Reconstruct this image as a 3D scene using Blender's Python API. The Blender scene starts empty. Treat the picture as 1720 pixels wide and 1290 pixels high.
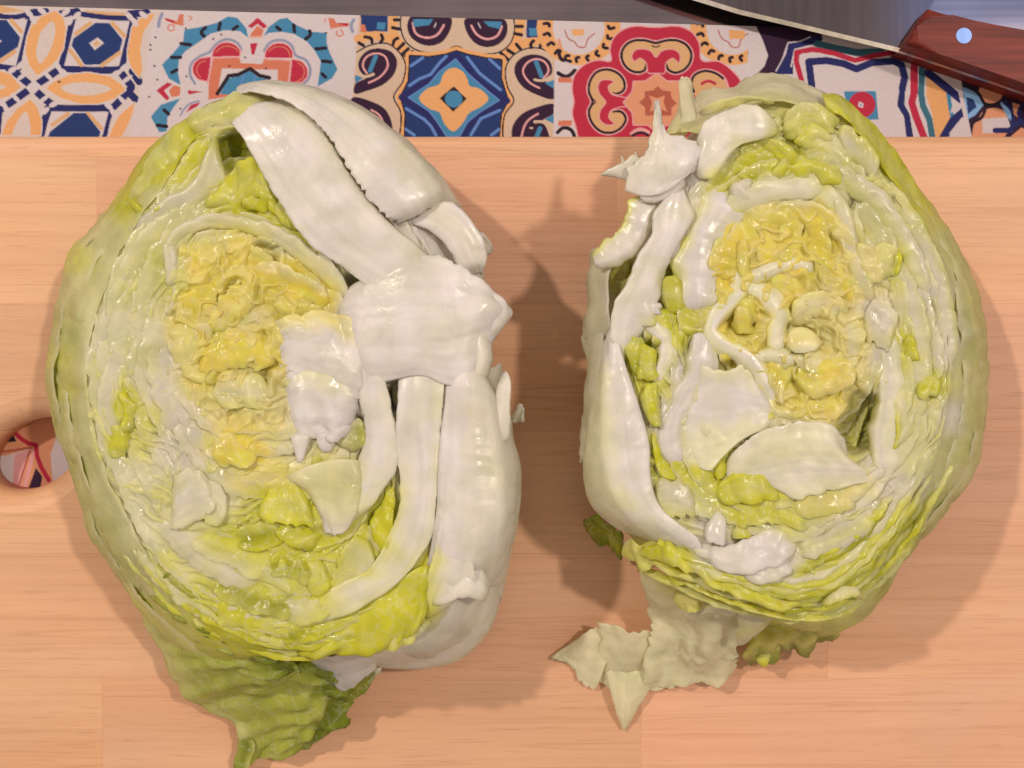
import bpy, bmesh, math, random
import numpy as np

# ------------------------------------------------------------------ camera, world, lamps
SC = bpy.context.scene
COL = SC.collection
MM = 0.001
PX = 0.2          # millimetres on the board per photo pixel
CAMD = 420.0      # camera height over the board, mm

cam_d = bpy.data.cameras.new('camera'); cam = bpy.data.objects.new('camera', cam_d); COL.objects.link(cam)
cam.location = (0, 0, CAMD * MM)
cam_d.sensor_width = 36.0
cam_d.lens = 36.0 * CAMD / (1720 * PX)
cam_d.clip_start = 0.01; cam_d.clip_end = 50
SC.camera = cam

w = bpy.data.worlds.new('World'); SC.world = w; w.use_nodes = True
w.node_tree.nodes['Background'].inputs[0].default_value = (0.44, 0.37, 0.33, 1)
w.node_tree.nodes['Background'].inputs[1].default_value = 1.02

def lamp(name, loc, power, size, col):
    l = bpy.data.lights.new(name, 'AREA'); l.shape = 'DISK'; l.size = size; l.energy = power; l.color = col
    o = bpy.data.objects.new(name, l); COL.objects.link(o); o.location = loc
    d = np.array(loc, float); d /= np.linalg.norm(d)
    from mathutils import Vector
    o.rotation_euler = Vector(d).to_track_quat('Z', 'Y').to_euler()
    return o
lamp('ceiling_lamp', (-1.32, 1.00, 2.10), 28, 0.095, (1.0, 0.86, 0.75))
lamp('ceiling_lamp', (1.10, 0.58, 2.40), 26, 0.14, (1.0, 0.85, 0.74))
lamp('window_light', (0.744, 0.548, 1.30), 0.30, 0.40, (0.22, 0.46, 1.0))

SC.view_settings.view_transform = 'Standard'; SC.view_settings.look = 'None'
SC.view_settings.exposure = 0.17; SC.view_settings.gamma = 1.0
SC.cycles.use_denoising = True
SC.cycles.max_bounces = 8; SC.cycles.transmission_bounces = 6; SC.cycles.diffuse_bounces = 5

# ------------------------------------------------------------------ helpers
def P(x, y, z):
    """photo pixel (x, y) at height z (mm) -> scene point in metres"""
    x, y, z = np.broadcast_arrays(np.asarray(x, float), np.asarray(y, float), np.asarray(z, float))
    k = PX * (CAMD - z) / CAMD
    return np.stack([(x - 860) * k * MM, (645 - y) * k * MM, z * MM], -1)

_rng = np.random.RandomState(7)
_perm = np.concatenate([_rng.permutation(256)] * 3)
_grad = _rng.normal(size=(256, 3)); _grad /= np.linalg.norm(_grad, axis=1)[:, None]
def perlin(p):
    p = np.asarray(p, float)
    i = np.floor(p).astype(int); f = p - i
    u = f * f * f * (f * (f * 6 - 15) + 10)
    i &= 255
    r = 0
    for dx in (0, 1):
        for dy in (0, 1):
            for dz in (0, 1):
                h = _perm[_perm[_perm[i[..., 0] + dx] + i[..., 1] + dy] + i[..., 2] + dz]
                g = _grad[h]
                d = g[..., 0] * (f[..., 0] - dx) + g[..., 1] * (f[..., 1] - dy) + g[..., 2] * (f[..., 2] - dz)
                wgt = (u[..., 0] if dx else 1 - u[..., 0]) * (u[..., 1] if dy else 1 - u[..., 1]) * (u[..., 2] if dz else 1 - u[..., 2])
                r = r + wgt * d
    return r * 1.6
def fbm(p, octv=3, gain=0.5):
    r = 0; a = 1.0; p = np.asarray(p, float)
    for k in range(octv):
        r = r + a * perlin(p + 17.3 * k); p = p * 2.03; a *= gain
    return r
def n3(x, y, z, octv=2, gain=.5):
    return fbm(np.stack(np.broadcast_arrays(x, y, z), -1), octv, gain)

def cr(pts, t):
    """Catmull-Rom through pts (K, ..., d) on axis 0 at chord parameters t in 0..1"""
    pts = np.asarray(pts, float); K = len(pts)
    if K == 1: return np.repeat(pts, len(t), 0)
    d = np.linalg.norm((pts[1:] - pts[:-1]).reshape(K - 1, -1), axis=1) ** 0.8 + 1e-6
    s = np.concatenate([[0], np.cumsum(d)]); s /= s[-1]
    m = np.zeros_like(pts)
    sh = (-1,) + (1,) * (pts.ndim - 1)
    if K > 2:
        h = np.diff(s); sl = (pts[1:] - pts[:-1]) / h.reshape(sh)
        h0 = h[:-1].reshape(sh); h1 = h[1:].reshape(sh)
        m[1:-1] = (sl[:-1] * h1 + sl[1:] * h0) / (h0 + h1)
        m[0] = 1.5 * sl[0] - 0.5 * m[1]; m[-1] = 1.5 * sl[-1] - 0.5 * m[-2]
    else:
        m[:] = (pts[1] - pts[0])
    t = np.clip(t, 0, 1)
    k = np.clip(np.searchsorted(s, t, 'right') - 1, 0, K - 2)
    h = (s[k + 1] - s[k]); x = ((t - s[k]) / h).reshape(sh); h = h.reshape(sh)
    return ((2 * x**3 - 3 * x**2 + 1) * pts[k] + (x**3 - 2 * x**2 + x) * h * m[k]
            + (-2 * x**3 + 3 * x**2) * pts[k + 1] + (x**3 - x**2) * h * m[k + 1])

def mesh_from_np(name, V, F, mat, parent=None, cols=None, smooth=True):
    """V (n,3), F (m,4) quads or (m,3) triangles"""
    me = bpy.data.meshes.new(name)
    V = np.ascontiguousarray(V, np.float32); F = np.ascontiguousarray(F, np.int32); k = F.shape[1]
    me.vertices.add(len(V)); me.vertices.foreach_set('co', V.ravel())
    me.loops.add(F.size); me.loops.foreach_set('vertex_index', F.ravel())
    me.polygons.add(len(F)); me.polygons.foreach_set('loop_start', np.arange(0, F.size, k, dtype=np.int32))
    me.polygons.foreach_set('loop_total', np.full(len(F), k, np.int32))
    me.polygons.foreach_set('use_smooth', np.full(len(F), smooth, bool))
    me.update(calc_edges=True)
    if cols is not None:
        c = np.ones((len(V), 4), np.float32); c[:, :3] = cols
        a = me.color_attributes.new('Col', 'FLOAT_COLOR', 'POINT'); a.data.foreach_set('color', c.ravel())
    if mat: me.materials.append(mat)
    o = bpy.data.objects.new(name, me); COL.objects.link(o)
    if parent is not None: o.parent = parent
    return o

def grid_faces(nu, nv):
    i = np.arange(nu * nv).reshape(nu, nv)
    return np.stack([i[:-1, :-1], i[1:, :-1], i[1:, 1:], i[:-1, 1:]], -1).reshape(-1, 4)

def thing(name, label, cat, loc=(0, 0, 0)):
    o = bpy.data.objects.new(name, None); COL.objects.link(o); o.location = loc
    o.empty_display_size = 0.02; o['label'] = label; o['category'] = cat
    return o
def tag(o, label, cat):
    o['label'] = label; o['category'] = cat; return o
def bm_obj(name, bm, mat, parent=None, smooth=False, off=None):
    me = bpy.data.meshes.new(name); bmesh.ops.recalc_face_normals(bm, faces=bm.faces); bm.to_mesh(me); bm.free()
    for p in me.polygons: p.use_smooth = smooth
    me.materials.append(mat)
    o = bpy.data.objects.new(name, me); COL.objects.link(o)
    if parent is not None: o.parent = parent
    return o

# ------------------------------------------------------------------ node helpers / materials
def new_mat(name):
    m = bpy.data.materials.new(name); m.use_nodes = True
    nt = m.node_tree; b = nt.nodes['Principled BSDF']
    return m, nt, b
def N(nt, t, **kw):
    n = nt.nodes.new(t)
    for k, v in kw.items():
        if k.startswith('i_'): n.inputs[int(k[2:])].default_value = v
        else: setattr(n, k, v)
    return n
def ramp(nt, stops):
    n = nt.nodes.new('ShaderNodeValToRGB'); e = n.color_ramp.elements
    while len(e) > 1: e.remove(e[-1])
    e[0].position, c = stops[0][0], stops[0][1]; e[0].color = (*c, 1)
    for p, c in stops[1:]:
        k = e.new(p); k.color = (*c, 1)
    return n
def mixc(nt, mode, fac, a, b):
    n = nt.nodes.new('ShaderNodeMix'); n.data_type = 'RGBA'; n.blend_type = mode
    L = nt.links
    for sock, v in ((n.inputs[0], fac), (n.inputs[6], a), (n.inputs[7], b)):
        if hasattr(v, 'type') and hasattr(v, 'is_linked'): L.new(v, sock)
        else: sock.default_value = v if not isinstance(v, tuple) else (*v, 1) if len(v) == 3 else v
    return n.outputs[2]

def lettuce_material(name, rough=0.29, trans=0.46, sss=0.15, clear=0, vein=0.30, vb=0.25):
    m, nt, b = new_mat(name); L = nt.links
    at = N(nt, 'ShaderNodeAttribute', attribute_name='Col')
    tc = N(nt, 'ShaderNodeTexCoord')
    n1 = N(nt, 'ShaderNodeTexNoise'); n1.inputs['Scale'].default_value = 150; n1.inputs['Detail'].default_value = 2.5
    n2 = N(nt, 'ShaderNodeTexNoise'); n2.inputs['Scale'].default_value = 900; n2.inputs['Detail'].default_value = 2
    L.new(tc.outputs['Object'], n1.inputs['Vector']); L.new(tc.outputs['Object'], n2.inputs['Vector'])
    r1 = ramp(nt, [(0.30, (0.93, 0.95, 0.90)), (0.5, (1, 1, 1)), (0.72, (1.04, 1.03, 1.06))])
    L.new(n1.outputs['Fac'], r1.inputs['Fac'])
    c = mixc(nt, 'MULTIPLY', 1.0, at.outputs['Color'], r1.outputs['Color'])
    # fine branching veins, a little paler than the blade between them
    v = N(nt, 'ShaderNodeTexVoronoi', feature='DISTANCE_TO_EDGE'); v.inputs['Scale'].default_value = 165
    mp = N(nt, 'ShaderNodeVectorMath', operation='ADD')
    sc_ = N(nt, 'ShaderNodeVectorMath', operation='SCALE'); sc_.inputs['Scale'].default_value = 0.012
    L.new(n1.outputs['Color'], sc_.inputs[0]); L.new(tc.outputs['Object'], mp.inputs[0]); L.new(sc_.outputs[0], mp.inputs[1])
    L.new(mp.outputs[0], v.inputs['Vector'])
    rv = ramp(nt, [(0.0, (1, 1, 1)), (0.07, (0, 0, 0))]); L.new(v.outputs['Distance'], rv.inputs['Fac'])
    vm = N(nt, 'ShaderNodeMath', operation='MULTIPLY'); vm.inputs[1].default_value = vein; L.new(rv.outputs['Color'], vm.inputs[0])
    c = mixc(nt, 'MIX', vm.outputs[0], c, (0.86, 0.85, 0.60))
    L.new(c, b.inputs['Base Color'])
    rr = N(nt, 'ShaderNodeMapRange'); rr.inputs['From Min'].default_value = 0.35; rr.inputs['From Max'].default_value = 0.7
    rr.inputs['To Min'].default_value = rough - 0.10; rr.inputs['To Max'].default_value = rough + 0.16
    L.new(n1.outputs['Fac'], rr.inputs['Value']); L.new(rr.outputs['Result'], b.inputs['Roughness'])
    b.inputs['Subsurface Weight'].default_value = sss
    b.inputs['Subsurface Radius'].default_value = (1.0, 0.9, 0.45)
    b.inputs['Subsurface Scale'].default_value = 0.0022
    b.inputs['Specular IOR Level'].default_value = 0.48
    ad = N(nt, 'ShaderNodeMath', operation='MULTIPLY_ADD'); ad.inputs[1].default_value = 0.35; L.new(n2.outputs['Fac'], ad.inputs[0]); L.new(n1.outputs['Fac'], ad.inputs[2])
    ad2 = N(nt, 'ShaderNodeMath', operation='MULTIPLY_ADD'); ad2.inputs[1].default_value = vb; L.new(rv.outputs['Color'], ad2.inputs[0]); L.new(ad.outputs[0], ad2.inputs[2])
    bp = N(nt, 'ShaderNodeBump'); bp.inputs['Strength'].default_value = 0.15; bp.inputs['Distance'].default_value = 0.0010
    L.new(ad2.outputs[0], bp.inputs['Height']); L.new(bp.outputs['Normal'], b.inputs['Normal'])
    tr = N(nt, 'ShaderNodeBsdfTranslucent'); L.new(c, tr.inputs['Color']); L.new(bp.outputs['Normal'], tr.inputs['Normal'])
    mx = N(nt, 'ShaderNodeMixShader'); mx.inputs[0].default_value = trans
    L.new(b.outputs[0], mx.inputs[1]); L.new(tr.outputs[0], mx.inputs[2])
    out = mx
    if clear:
        tp = N(nt, 'ShaderNodeBsdfTransparent'); tp.inputs['Color'].default_value = (.95, .93, .80, 1)
        out = N(nt, 'ShaderNodeMixShader'); out.inputs[0].default_value = clear
        L.new(mx.outputs[0], out.inputs[1]); L.new(tp.outputs[0], out.inputs[2])
    L.new(out.outputs[0], nt.nodes['Material Output'].inputs['Surface'])
    return m
M_LEAF = lettuce_material('lettuce_leaf')
M_RIB = lettuce_material('lettuce_rib', rough=0.31, trans=0.30, sss=0.22, vein=0.05, vb=0.04)
M_THIN = lettuce_material('lettuce_thin_leaf', rough=0.34, trans=0.36, sss=0.1, clear=0.22, vein=0.2, vb=0.1)

def water():
    m, nt, b = new_mat('water'); b.inputs['Base Color'].default_value = (1, 1, 1, 1); b.inputs['Roughness'].default_value = 0.03
    b.inputs['Alpha'].default_value = 0.10; b.inputs['Specular IOR Level'].default_value = 1.0; b.inputs['IOR'].default_value = 1.6
    return m
M_WATER = water()

def wood_board():
    m, nt, b = new_mat('beech_board'); L = nt.links
    tc = N(nt, 'ShaderNodeTexCoord'); oi = N(nt, 'ShaderNodeObjectInfo')
    off = N(nt, 'ShaderNodeVectorMath', operation='MULTIPLY_ADD'); off.inputs[1].default_value = (3.7, 1.9, 0.6)
    cb = N(nt, 'ShaderNodeCombineXYZ')
    for k in range(3): L.new(oi.outputs['Random'], cb.inputs[k])
    L.new(cb.outputs[0], off.inputs[0]); L.new(tc.outputs['Object'], off.inputs[2])
    def stretched(sx, sy, detail, distort=0.0):
        mp = N(nt, 'ShaderNodeMapping'); mp.inputs['Scale'].default_value = (sx, sy, sy)
        L.new(off.outputs[0], mp.inputs['Vector'])
        n = N(nt, 'ShaderNodeTexNoise'); n.inputs['Scale'].default_value = 1.0; n.inputs['Detail'].default_value = detail
        n.inputs['Distortion'].default_value = distort
        L.new(mp.outputs[0], n.inputs['Vector']); return n
    broad = stretched(4, 45, 3, .4); grain = stretched(14, 420, 4); pore = stretched(70, 1500, 1); line = stretched(3.2, 150, 2, 1.2); blot = stretched(14, 22, 2)
    r0 = ramp(nt, [(0.25, (0.615, 0.352, 0.208)), (0.5, (0.660, 0.394, 0.243)), (0.75, (0.695, 0.434, 0.275))])
    L.new(broad.outputs['Fac'], r0.inputs['Fac'])
    r1 = ramp(nt, [(0.3, (0.955, 0.945, 0.935)), (0.6, (1.02, 1.02, 1.02))]); L.new(grain.outputs['Fac'], r1.inputs['Fac'])
    c = mixc(nt, 'MULTIPLY', 1.0, r0.outputs['Color'], r1.outputs['Color'])
    r2 = ramp(nt, [(0.0, (0.62, 0.55, 0.50)), (0.30, (0.80, 0.74, 0.70)), (0.37, (1, 1, 1))]); L.new(pore.outputs['Fac'], r2.inputs['Fac'])
    c = mixc(nt, 'MULTIPLY', 0.45, c, r2.outputs['Color'])
    r3 = ramp(nt, [(0.475, (1, 1, 1)), (0.5, (0.74, 0.66, 0.60)), (0.525, (1, 1, 1))]); L.new(line.outputs['Fac'], r3.inputs['Fac'])
    c = mixc(nt, 'MULTIPLY', 0.36, c, r3.outputs['Color'])
    r4 = ramp(nt, [(0.3, (0.95, 0.97, 1.0)), (0.7, (1.04, 1.0, 0.95))]); L.new(blot.outputs['Fac'], r4.inputs['Fac'])
    c = mixc(nt, 'MULTIPLY', 1.0, c, r4.outputs['Color'])
    c = mixc(nt, 'MULTIPLY', 1.0, c, oi.outputs['Color'])
    L.new(c, b.inputs['Base Color']); b.inputs['Roughness'].default_value = 0.52
    b.inputs['Specular IOR Level'].default_value = 0.3
    bp = N(nt, 'ShaderNodeBump'); bp.inputs['Strength'].default_value = 0.12; bp.inputs['Distance'].default_value = 0.0006
    L.new(grain.outputs['Fac'], bp.inputs['Height']); L.new(bp.outputs[0], b.inputs['Normal'])
    return m
M_BOARD = wood_board()

def steel(name, col, rough, sx, sy, gloss=.94):
    m, nt, b = new_mat(name); L = nt.links
    tc = N(nt, 'ShaderNodeTexCoord'); mp = N(nt, 'ShaderNodeMapping'); mp.inputs['Scale'].default_value = (sx, sy, sx)
    L.new(tc.outputs['Object'], mp.inputs['Vector'])
    n = N(nt, 'ShaderNodeTexNoise'); n.inputs['Scale'].default_value = 1; n.inputs['Detail'].default_value = 5; L.new(mp.outputs[0], n.inputs['Vector'])
    n2 = N(nt, 'ShaderNodeTexNoise'); n2.inputs['Scale'].default_value = 28; n2.inputs['Detail'].default_value = 3; L.new(tc.outputs['Object'], n2.inputs['Vector'])
    r = ramp(nt, [(0.3, tuple(0.82 * k for k in col)), (0.7, tuple(1.12 * k for k in col))]); L.new(n2.outputs['Fac'], r.inputs['Fac'])
    r2 = ramp(nt, [(0.35, (.88, .88, .88)), (0.65, (1.08, 1.08, 1.08))]); L.new(n.outputs['Fac'], r2.inputs['Fac'])
    c = mixc(nt, 'MULTIPLY', 1.0, r.outputs['Color'], r2.outputs['Color'])
    g = N(nt, 'ShaderNodeBsdfAnisotropic', distribution='BECKMANN'); L.new(c, g.inputs['Color']); g.inputs['Roughness'].default_value = rough
    bp = N(nt, 'ShaderNodeBump'); bp.inputs['Strength'].default_value = .01; bp.inputs['Distance'].default_value = .00005
    L.new(n.outputs['Fac'], bp.inputs['Height']); L.new(bp.outputs[0], g.inputs['Normal'])
    df = N(nt, 'ShaderNodeBsdfDiffuse'); L.new(c, df.inputs['Color'])
    mx = N(nt, 'ShaderNodeMixShader'); mx.inputs[0].default_value = gloss; L.new(df.outputs[0], mx.inputs[1]); L.new(g.outputs[0], mx.inputs[2])
    L.new(mx.outputs[0], nt.nodes['Material Output'].inputs['Surface'])
    return m
M_TOP = steel('brushed_steel', (0.30, 0.26, 0.28), 0.13, 12, 700)
M_BLADE = steel('knife_steel', (0.21, 0.18, 0.20), 0.11, 500, 18)
M_EDGE = steel('ground_edge_steel', (0.92, 0.88, 0.86), 0.34, 300, 30, gloss=.5)
M_TANG = steel('tang_steel', (0.80, 0.62, 0.58), 0.42, 300, 30)
M_RIVET = steel('rivet_metal', (0.62, 0.74, 0.92), 0.05, 300, 30)

def handle_wood():
    m, nt, b = new_mat('rosewood'); L = nt.links
    tc = N(nt, 'ShaderNodeTexCoord'); mp = N(nt, 'ShaderNodeMapping')
    mp.inputs['Rotation'].default_value = (0, 0, math.radians(20)); mp.inputs['Scale'].default_value = (22, 420, 420)
    L.new(tc.outputs['Object'], mp.inputs['Vector'])
    n = N(nt, 'ShaderNodeTexNoise'); n.inputs['Scale'].default_value = 1; n.inputs['Detail'].default_value = 4; L.new(mp.outputs[0], n.inputs['Vector'])
    r = ramp(nt, [(0.3, (0.085, 0.012, 0.010)), (0.55, (0.170, 0.026, 0.018)), (0.75, (0.24, 0.048, 0.030))]); L.new(n.outputs['Fac'], r.inputs['Fac'])
    L.new(r.outputs['Color'], b.inputs['Base Color']); b.inputs['Roughness'].default_value = 0.42; b.inputs['Specular IOR Level'].default_value = 0.16
    bp = N(nt, 'ShaderNodeBump'); bp.inputs['Strength'].default_value = .2; bp.inputs['Distance'].default_value = .0004
    L.new(n.outputs['Fac'], bp.inputs['Height']); L.new(bp.outputs[0], b.inputs['Normal'])
    return m
M_HANDLE = handle_wood()

def cloth_print():
    m, nt, b = new_mat('printed_cloth'); L = nt.links
    at = N(nt, 'ShaderNodeAttribute', attribute_name='Col'); tc = N(nt, 'ShaderNodeTexCoord')
    n = N(nt, 'ShaderNodeTexNoise'); n.inputs['Scale'].default_value = 1500; n.inputs['Detail'].default_value = 2; L.new(tc.outputs['Object'], n.inputs['Vector'])
    r = ramp(nt, [(0.3, (.95, .95, .95)), (0.7, (1.03, 1.03, 1.03))]); L.new(n.outputs['Fac'], r.inputs['Fac'])
    c = mixc(nt, 'MULTIPLY', 1.0, at.outputs['Color'], r.outputs['Color'])
    L.new(c, b.inputs['Base Color']); b.inputs['Roughness'].default_value = 0.7; b.inputs['Specular IOR Level'].default_value = .2
    wv = N(nt, 'ShaderNodeTexVoronoi'); wv.inputs['Scale'].default_value = 1600; L.new(tc.outputs['Object'], wv.inputs['Vector'])
    bp = N(nt, 'ShaderNodeBump'); bp.inputs['Strength'].default_value = .25; bp.inputs['Distance'].default_value = .0002
    L.new(wv.outputs['Distance'], bp.inputs['Height']); L.new(bp.outputs[0], b.inputs['Normal'])
    return m
M_CLOTH = cloth_print()
# ------------------------------------------------------------------ worktop
bm = bmesh.new(); bmesh.ops.create_cube(bm, size=1, matrix=__import__('mathutils').Matrix.LocRotScale((0.0, 0.05, -0.0395), None, (1.1, 0.9, 0.04)))
bmesh.ops.bevel(bm, geom=bm.edges[:], offset=.002, segments=2, affect='EDGES')
top = bm_obj('worktop', bm, M_TOP); top['kind'] = 'structure'

# ------------------------------------------------------------------ printed cloth under the board
ZC = -18.3
xs = np.arange(-66, 1790, 1.55)
vrow = np.linspace(0, 1, 152)
ytop = 10 + xs * 0.0275
ys_fixed = np.concatenate([np.linspace(300, 670, 6), np.arange(676, 842, 1.8), np.linspace(880, 1420, 6)])
Y = np.concatenate([ytop[:, None] * (1 - vrow) + 247 * vrow, np.repeat(ys_fixed[None], len(xs), 0)], 1)
X = np.repeat(xs[:, None], Y.shape[1], 1)
IMG = np.zeros(X.shape + (3,))
def lin(c):
    c = np.array(c, float) / 255
    return np.where(c <= .04045, c / 12.92, ((c + .055) / 1.055) ** 2.4)
INK = dict(cream=(222, 205, 192), tan=(226, 176, 122), orange=(240, 176, 112), navy=(38, 42, 100), blue=(36, 58, 112), teal=(72, 140, 176),
           lblue=(104, 144, 204), sky=(140, 186, 226), red=(196, 44, 70), coral=(220, 126, 94), pink=(236, 170, 165), plum=(54, 26, 54), sand=(220, 190, 160),
           white=(222, 208, 204), grey=(150, 156, 178), brown=(186, 98, 74), dark=(40, 26, 40), dteal=(64, 116, 132), peach=(232, 160, 118))
INK = {k: lin(v) * np.array((.75, .78, .86)) for k, v in INK.items()}
ZOOM = (0, 0, 1)
def tr(pts):
    ox, oy, s = ZOOM
    return np.array([(ox + x / s, oy + y / s) for x, y in pts], float)
def win(p, pad):
    i0 = np.searchsorted(xs, p[:, 0].min() - pad); i1 = np.searchsorted(xs, p[:, 0].max() + pad)
    return slice(max(i0, 0), max(i1, 0))
def dense(p, closed, n=10):
    q = np.vstack([p, p[:1]]) if closed else p
    if closed:
        k = np.vstack([p[-2:], p, p[:3]]); 
        t = np.linspace(0, 1, n * len(k)); c = cr(k, t)
        d = np.linalg.norm(np.diff(k, axis=0), axis=1) ** .8; s = np.concatenate([[0], np.cumsum(d)]); s /= s[-1]
        return c[(t >= s[2]) & (t <= s[2 + len(p)])]
    return cr(q, np.linspace(0, 1, n * len(q)))
def poly(pts, col, smooth=False):
    p = tr(pts)
    if smooth: p = dense(p, True)
    sl = win(p, 2); xx = X[sl]; yy = Y[sl]
    ins = np.zeros(xx.shape)
    for jx, jy in ((-.4, -.4), (.4, -.4), (-.4, .4), (.4, .4)):
        m = np.zeros(xx.shape, bool); a = xx + jx; b_ = yy + jy
        q = np.roll(p, -1, 0)
        for (x0, y0), (x1, y1) in zip(p, q):
            if y0 == y1: continue
            c = (y0 > b_) != (y1 > b_)
            m ^= c & (a < (x1 - x0) * (b_ - y0) / (y1 - y0) + x0)
        ins += m * .25
    IMG[sl] = IMG[sl] * (1 - ins[..., None]) + INK[col] * ins[..., None]
def stroke(pts, wd, col, smooth=True, closed=False):
    p = tr(pts); wd = wd / ZOOM[2]
    if smooth: p = dense(p, closed, 7)
    elif closed: p = np.vstack([p, p[:1]])
    sl = win(p, wd); xx = X[sl]; yy = Y[sl]
    D = np.full(xx.shape, 1e9)
    for (x0, y0), (x1, y1) in zip(p[:-1], p[1:]):
        dx, dy = x1 - x0, y1 - y0; L2 = dx * dx + dy * dy + 1e-9
        t = np.clip(((xx - x0) * dx + (yy - y0) * dy) / L2, 0, 1)
        D = np.minimum(D, (xx - x0 - t * dx) ** 2 + (yy - y0 - t * dy) ** 2)
    a = np.clip((wd / 2 - np.sqrt(D)) / .9 + .5, 0, 1)[..., None]
    IMG[sl] = IMG[sl] * (1 - a) + INK[col] * a
def ell(cx, cy, rx, ry, col, rot=0):
    a = np.linspace(0, 2 * math.pi, 28, endpoint=False); c, s = math.cos(rot), math.sin(rot)
    poly([(cx + rx * math.cos(t) * c - ry * math.sin(t) * s, cy + rx * math.cos(t) * s + ry * math.sin(t) * c) for t in a], col)
def mirror(pts, ax): return [(2 * ax - x, y) for x, y in pts]

IMG[:] = INK['cream']
# --- tile with navy octagons and orange ovals (left)
ZOOM = (0, 0, 5.373)
for c in [[(-60, 0), (1270, 0), (1270, 720), (1190, 830), (1160, 950), (990, 1400), (-60, 1400)]]: poly(c, 'cream')
poly([(-300, 40), (0, 50), (240, 105), (0, 125), (-300, 115)], 'tan'); poly([(760, 100), (1180, 125), (1100, 150), (840, 140)], 'tan')
for a, b_ in [((-60, 130), (270, 130)), ((730, 130), (1190, 170))]: stroke([a, ((a[0] + b_[0]) / 2, a[1] + 32), b_], 46, 'navy')
for s in ([(275, 150), (215, 330), (165, 580)], [(665, 180), (620, 390), (560, 610)], [(1215, 180), (1150, 400), (1100, 620)], [(540, 615), (830, 640), (1090, 630)],
          [(-60, 600), (60, 600), (170, 620)], [(440, 980), (720, 985), (1010, 975)], [(450, 980), (410, 1090), (380, 1210)], [(1010, 985), (970, 1090), (945, 1210)],
          [(0, 990), (-20, 1200)], [(300, 790), (440, 700), (580, 600)], [(300, 790), (180, 690), (60, 600)], [(300, 790), (120, 920), (0, 1000)], [(300, 790), (400, 890), (500, 960)],
          [(1190, 780), (1120, 690), (1070, 620)], [(1190, 800), (1080, 920), (1000, 1000)], [(1180, 130), (1330, 120)], [(300, 120), (420, 110)], [(560, 130), (700, 110)],
          [(1200, 650), (1260, 740)], [(1160, 830), (1230, 900)]):
    stroke(s, 66, 'navy')
poly([(690, 185), (1175, 200), (1080, 600), (585, 600)], 'white'); poly([(-60, 180), (255, 180), (150, 600), (-60, 570)], 'white')
poly([(470, 1010), (985, 1015), (930, 1230), (430, 1230)], 'white')
for s in ([(820, 215), (690, 310)], [(1020, 215), (1130, 330)], [(640, 460), (740, 590)], [(1085, 480), (925, 595)], [(110, 190), (200, 290)], [(140, 470), (10, 560)], [(620, 1030), (480, 1130)], [(800, 1030), (920, 1160)]): stroke(s, 36, 'tan')
poly([(870, 209), (990, 212), (1112, 362), (1088, 458), (903, 588), (770, 588), (652, 415), (668, 353)], 'blue')
poly([(-60, 180), (68, 188), (190, 345), (168, 430), (0, 540), (-60, 560)], 'blue'); poly([(670, 1025), (780, 1025), (915, 1196), (900, 1240), (440, 1240), (460, 1190)], 'blue')
poly([(887, 342), (945, 393), (862, 458), (810, 395)], 'white'); poly([(885, 370), (915, 395), (868, 428), (840, 398)], 'tan'); poly([(-20, 350), (25, 375), (-10, 400)], 'white')
for o, i in (([(510, 95), (580, 160), (607, 270), (580, 450), (510, 570), (400, 655), (338, 692), (270, 600), (232, 480), (245, 350), (285, 240), (375, 150)],
              [(485, 200), (505, 270), (485, 390), (430, 510), (368, 580), (335, 510), (345, 400), (385, 280)]),
             ([(415, 800), (490, 735), (640, 672), (800, 655), (1000, 690), (1100, 760), (1145, 815), (1040, 900), (890, 945), (725, 945), (560, 895), (470, 845)],
              [(553, 795), (640, 757), (750, 748), (940, 770), (1010, 805), (910, 850), (750, 865), (630, 845)]),
             ([(-60, 640), (0, 640), (100, 667), (205, 790), (100, 875), (0, 900), (-60, 900)], [(-60, 750), (0, 765), (62, 785), (0, 815), (-60, 830)]),
             ([(280, 892), (350, 970), (388, 1100), (378, 1230), (15, 1230), (60, 1100), (160, 980)], [(240, 1010), (275, 1100), (270, 1230), (120, 1230), (160, 1110)])):
    poly(o, 'orange'); stroke(o, 11, 'white', smooth=False, closed=True); poly(i, 'cream', True)
for o in ([(1400, 115), (1290, 160), (1205, 230), (1177, 340), (1155, 520), (1190, 620), (1265, 710), (1288, 620), (1270, 450), (1300, 290), (1385, 170)],
          [(1222, 924), (1075, 1050), (1000, 1200), (985, 1240), (1105, 1240), (1200, 1040)]):
    poly(o, 'orange'); stroke(o[:7], 11, 'white')
for x, y, r in ((270, 128, .8), (305, 185, 1.0), (640, 190, 1.9), (700, 145, 2.4), (1175, 155, .9), (1220, 205, 1.0), (190, 595, 2.3), (120, 635, 2.6), (525, 600, .9), (570, 650, .5), (1125, 615, 2.4),
                (1060, 665, 2.7), (30, 940, .6), (70, 995, .9), (490, 945, 2.7), (415, 1005, 2.4), (985, 960, .7), (1028, 1018, .9), (600, 115, 2.5), (385, 105, .6), (1300, 140, .7)): ell(x, y, 46, 24, 'white', r)
for x, y, r in ((210, 690, 2.5), (440, 690, .8), (150, 890, .8), (400, 900, 2.5), (1150, 720, 2.5), (1110, 910, .8)): ell(x, y, 62, 19, 'white', r)
poly([(315, 725), (385, 785), (300, 865), (235, 795)], 'white'); ell(540, 742, 16, 9, 'dark')
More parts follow.
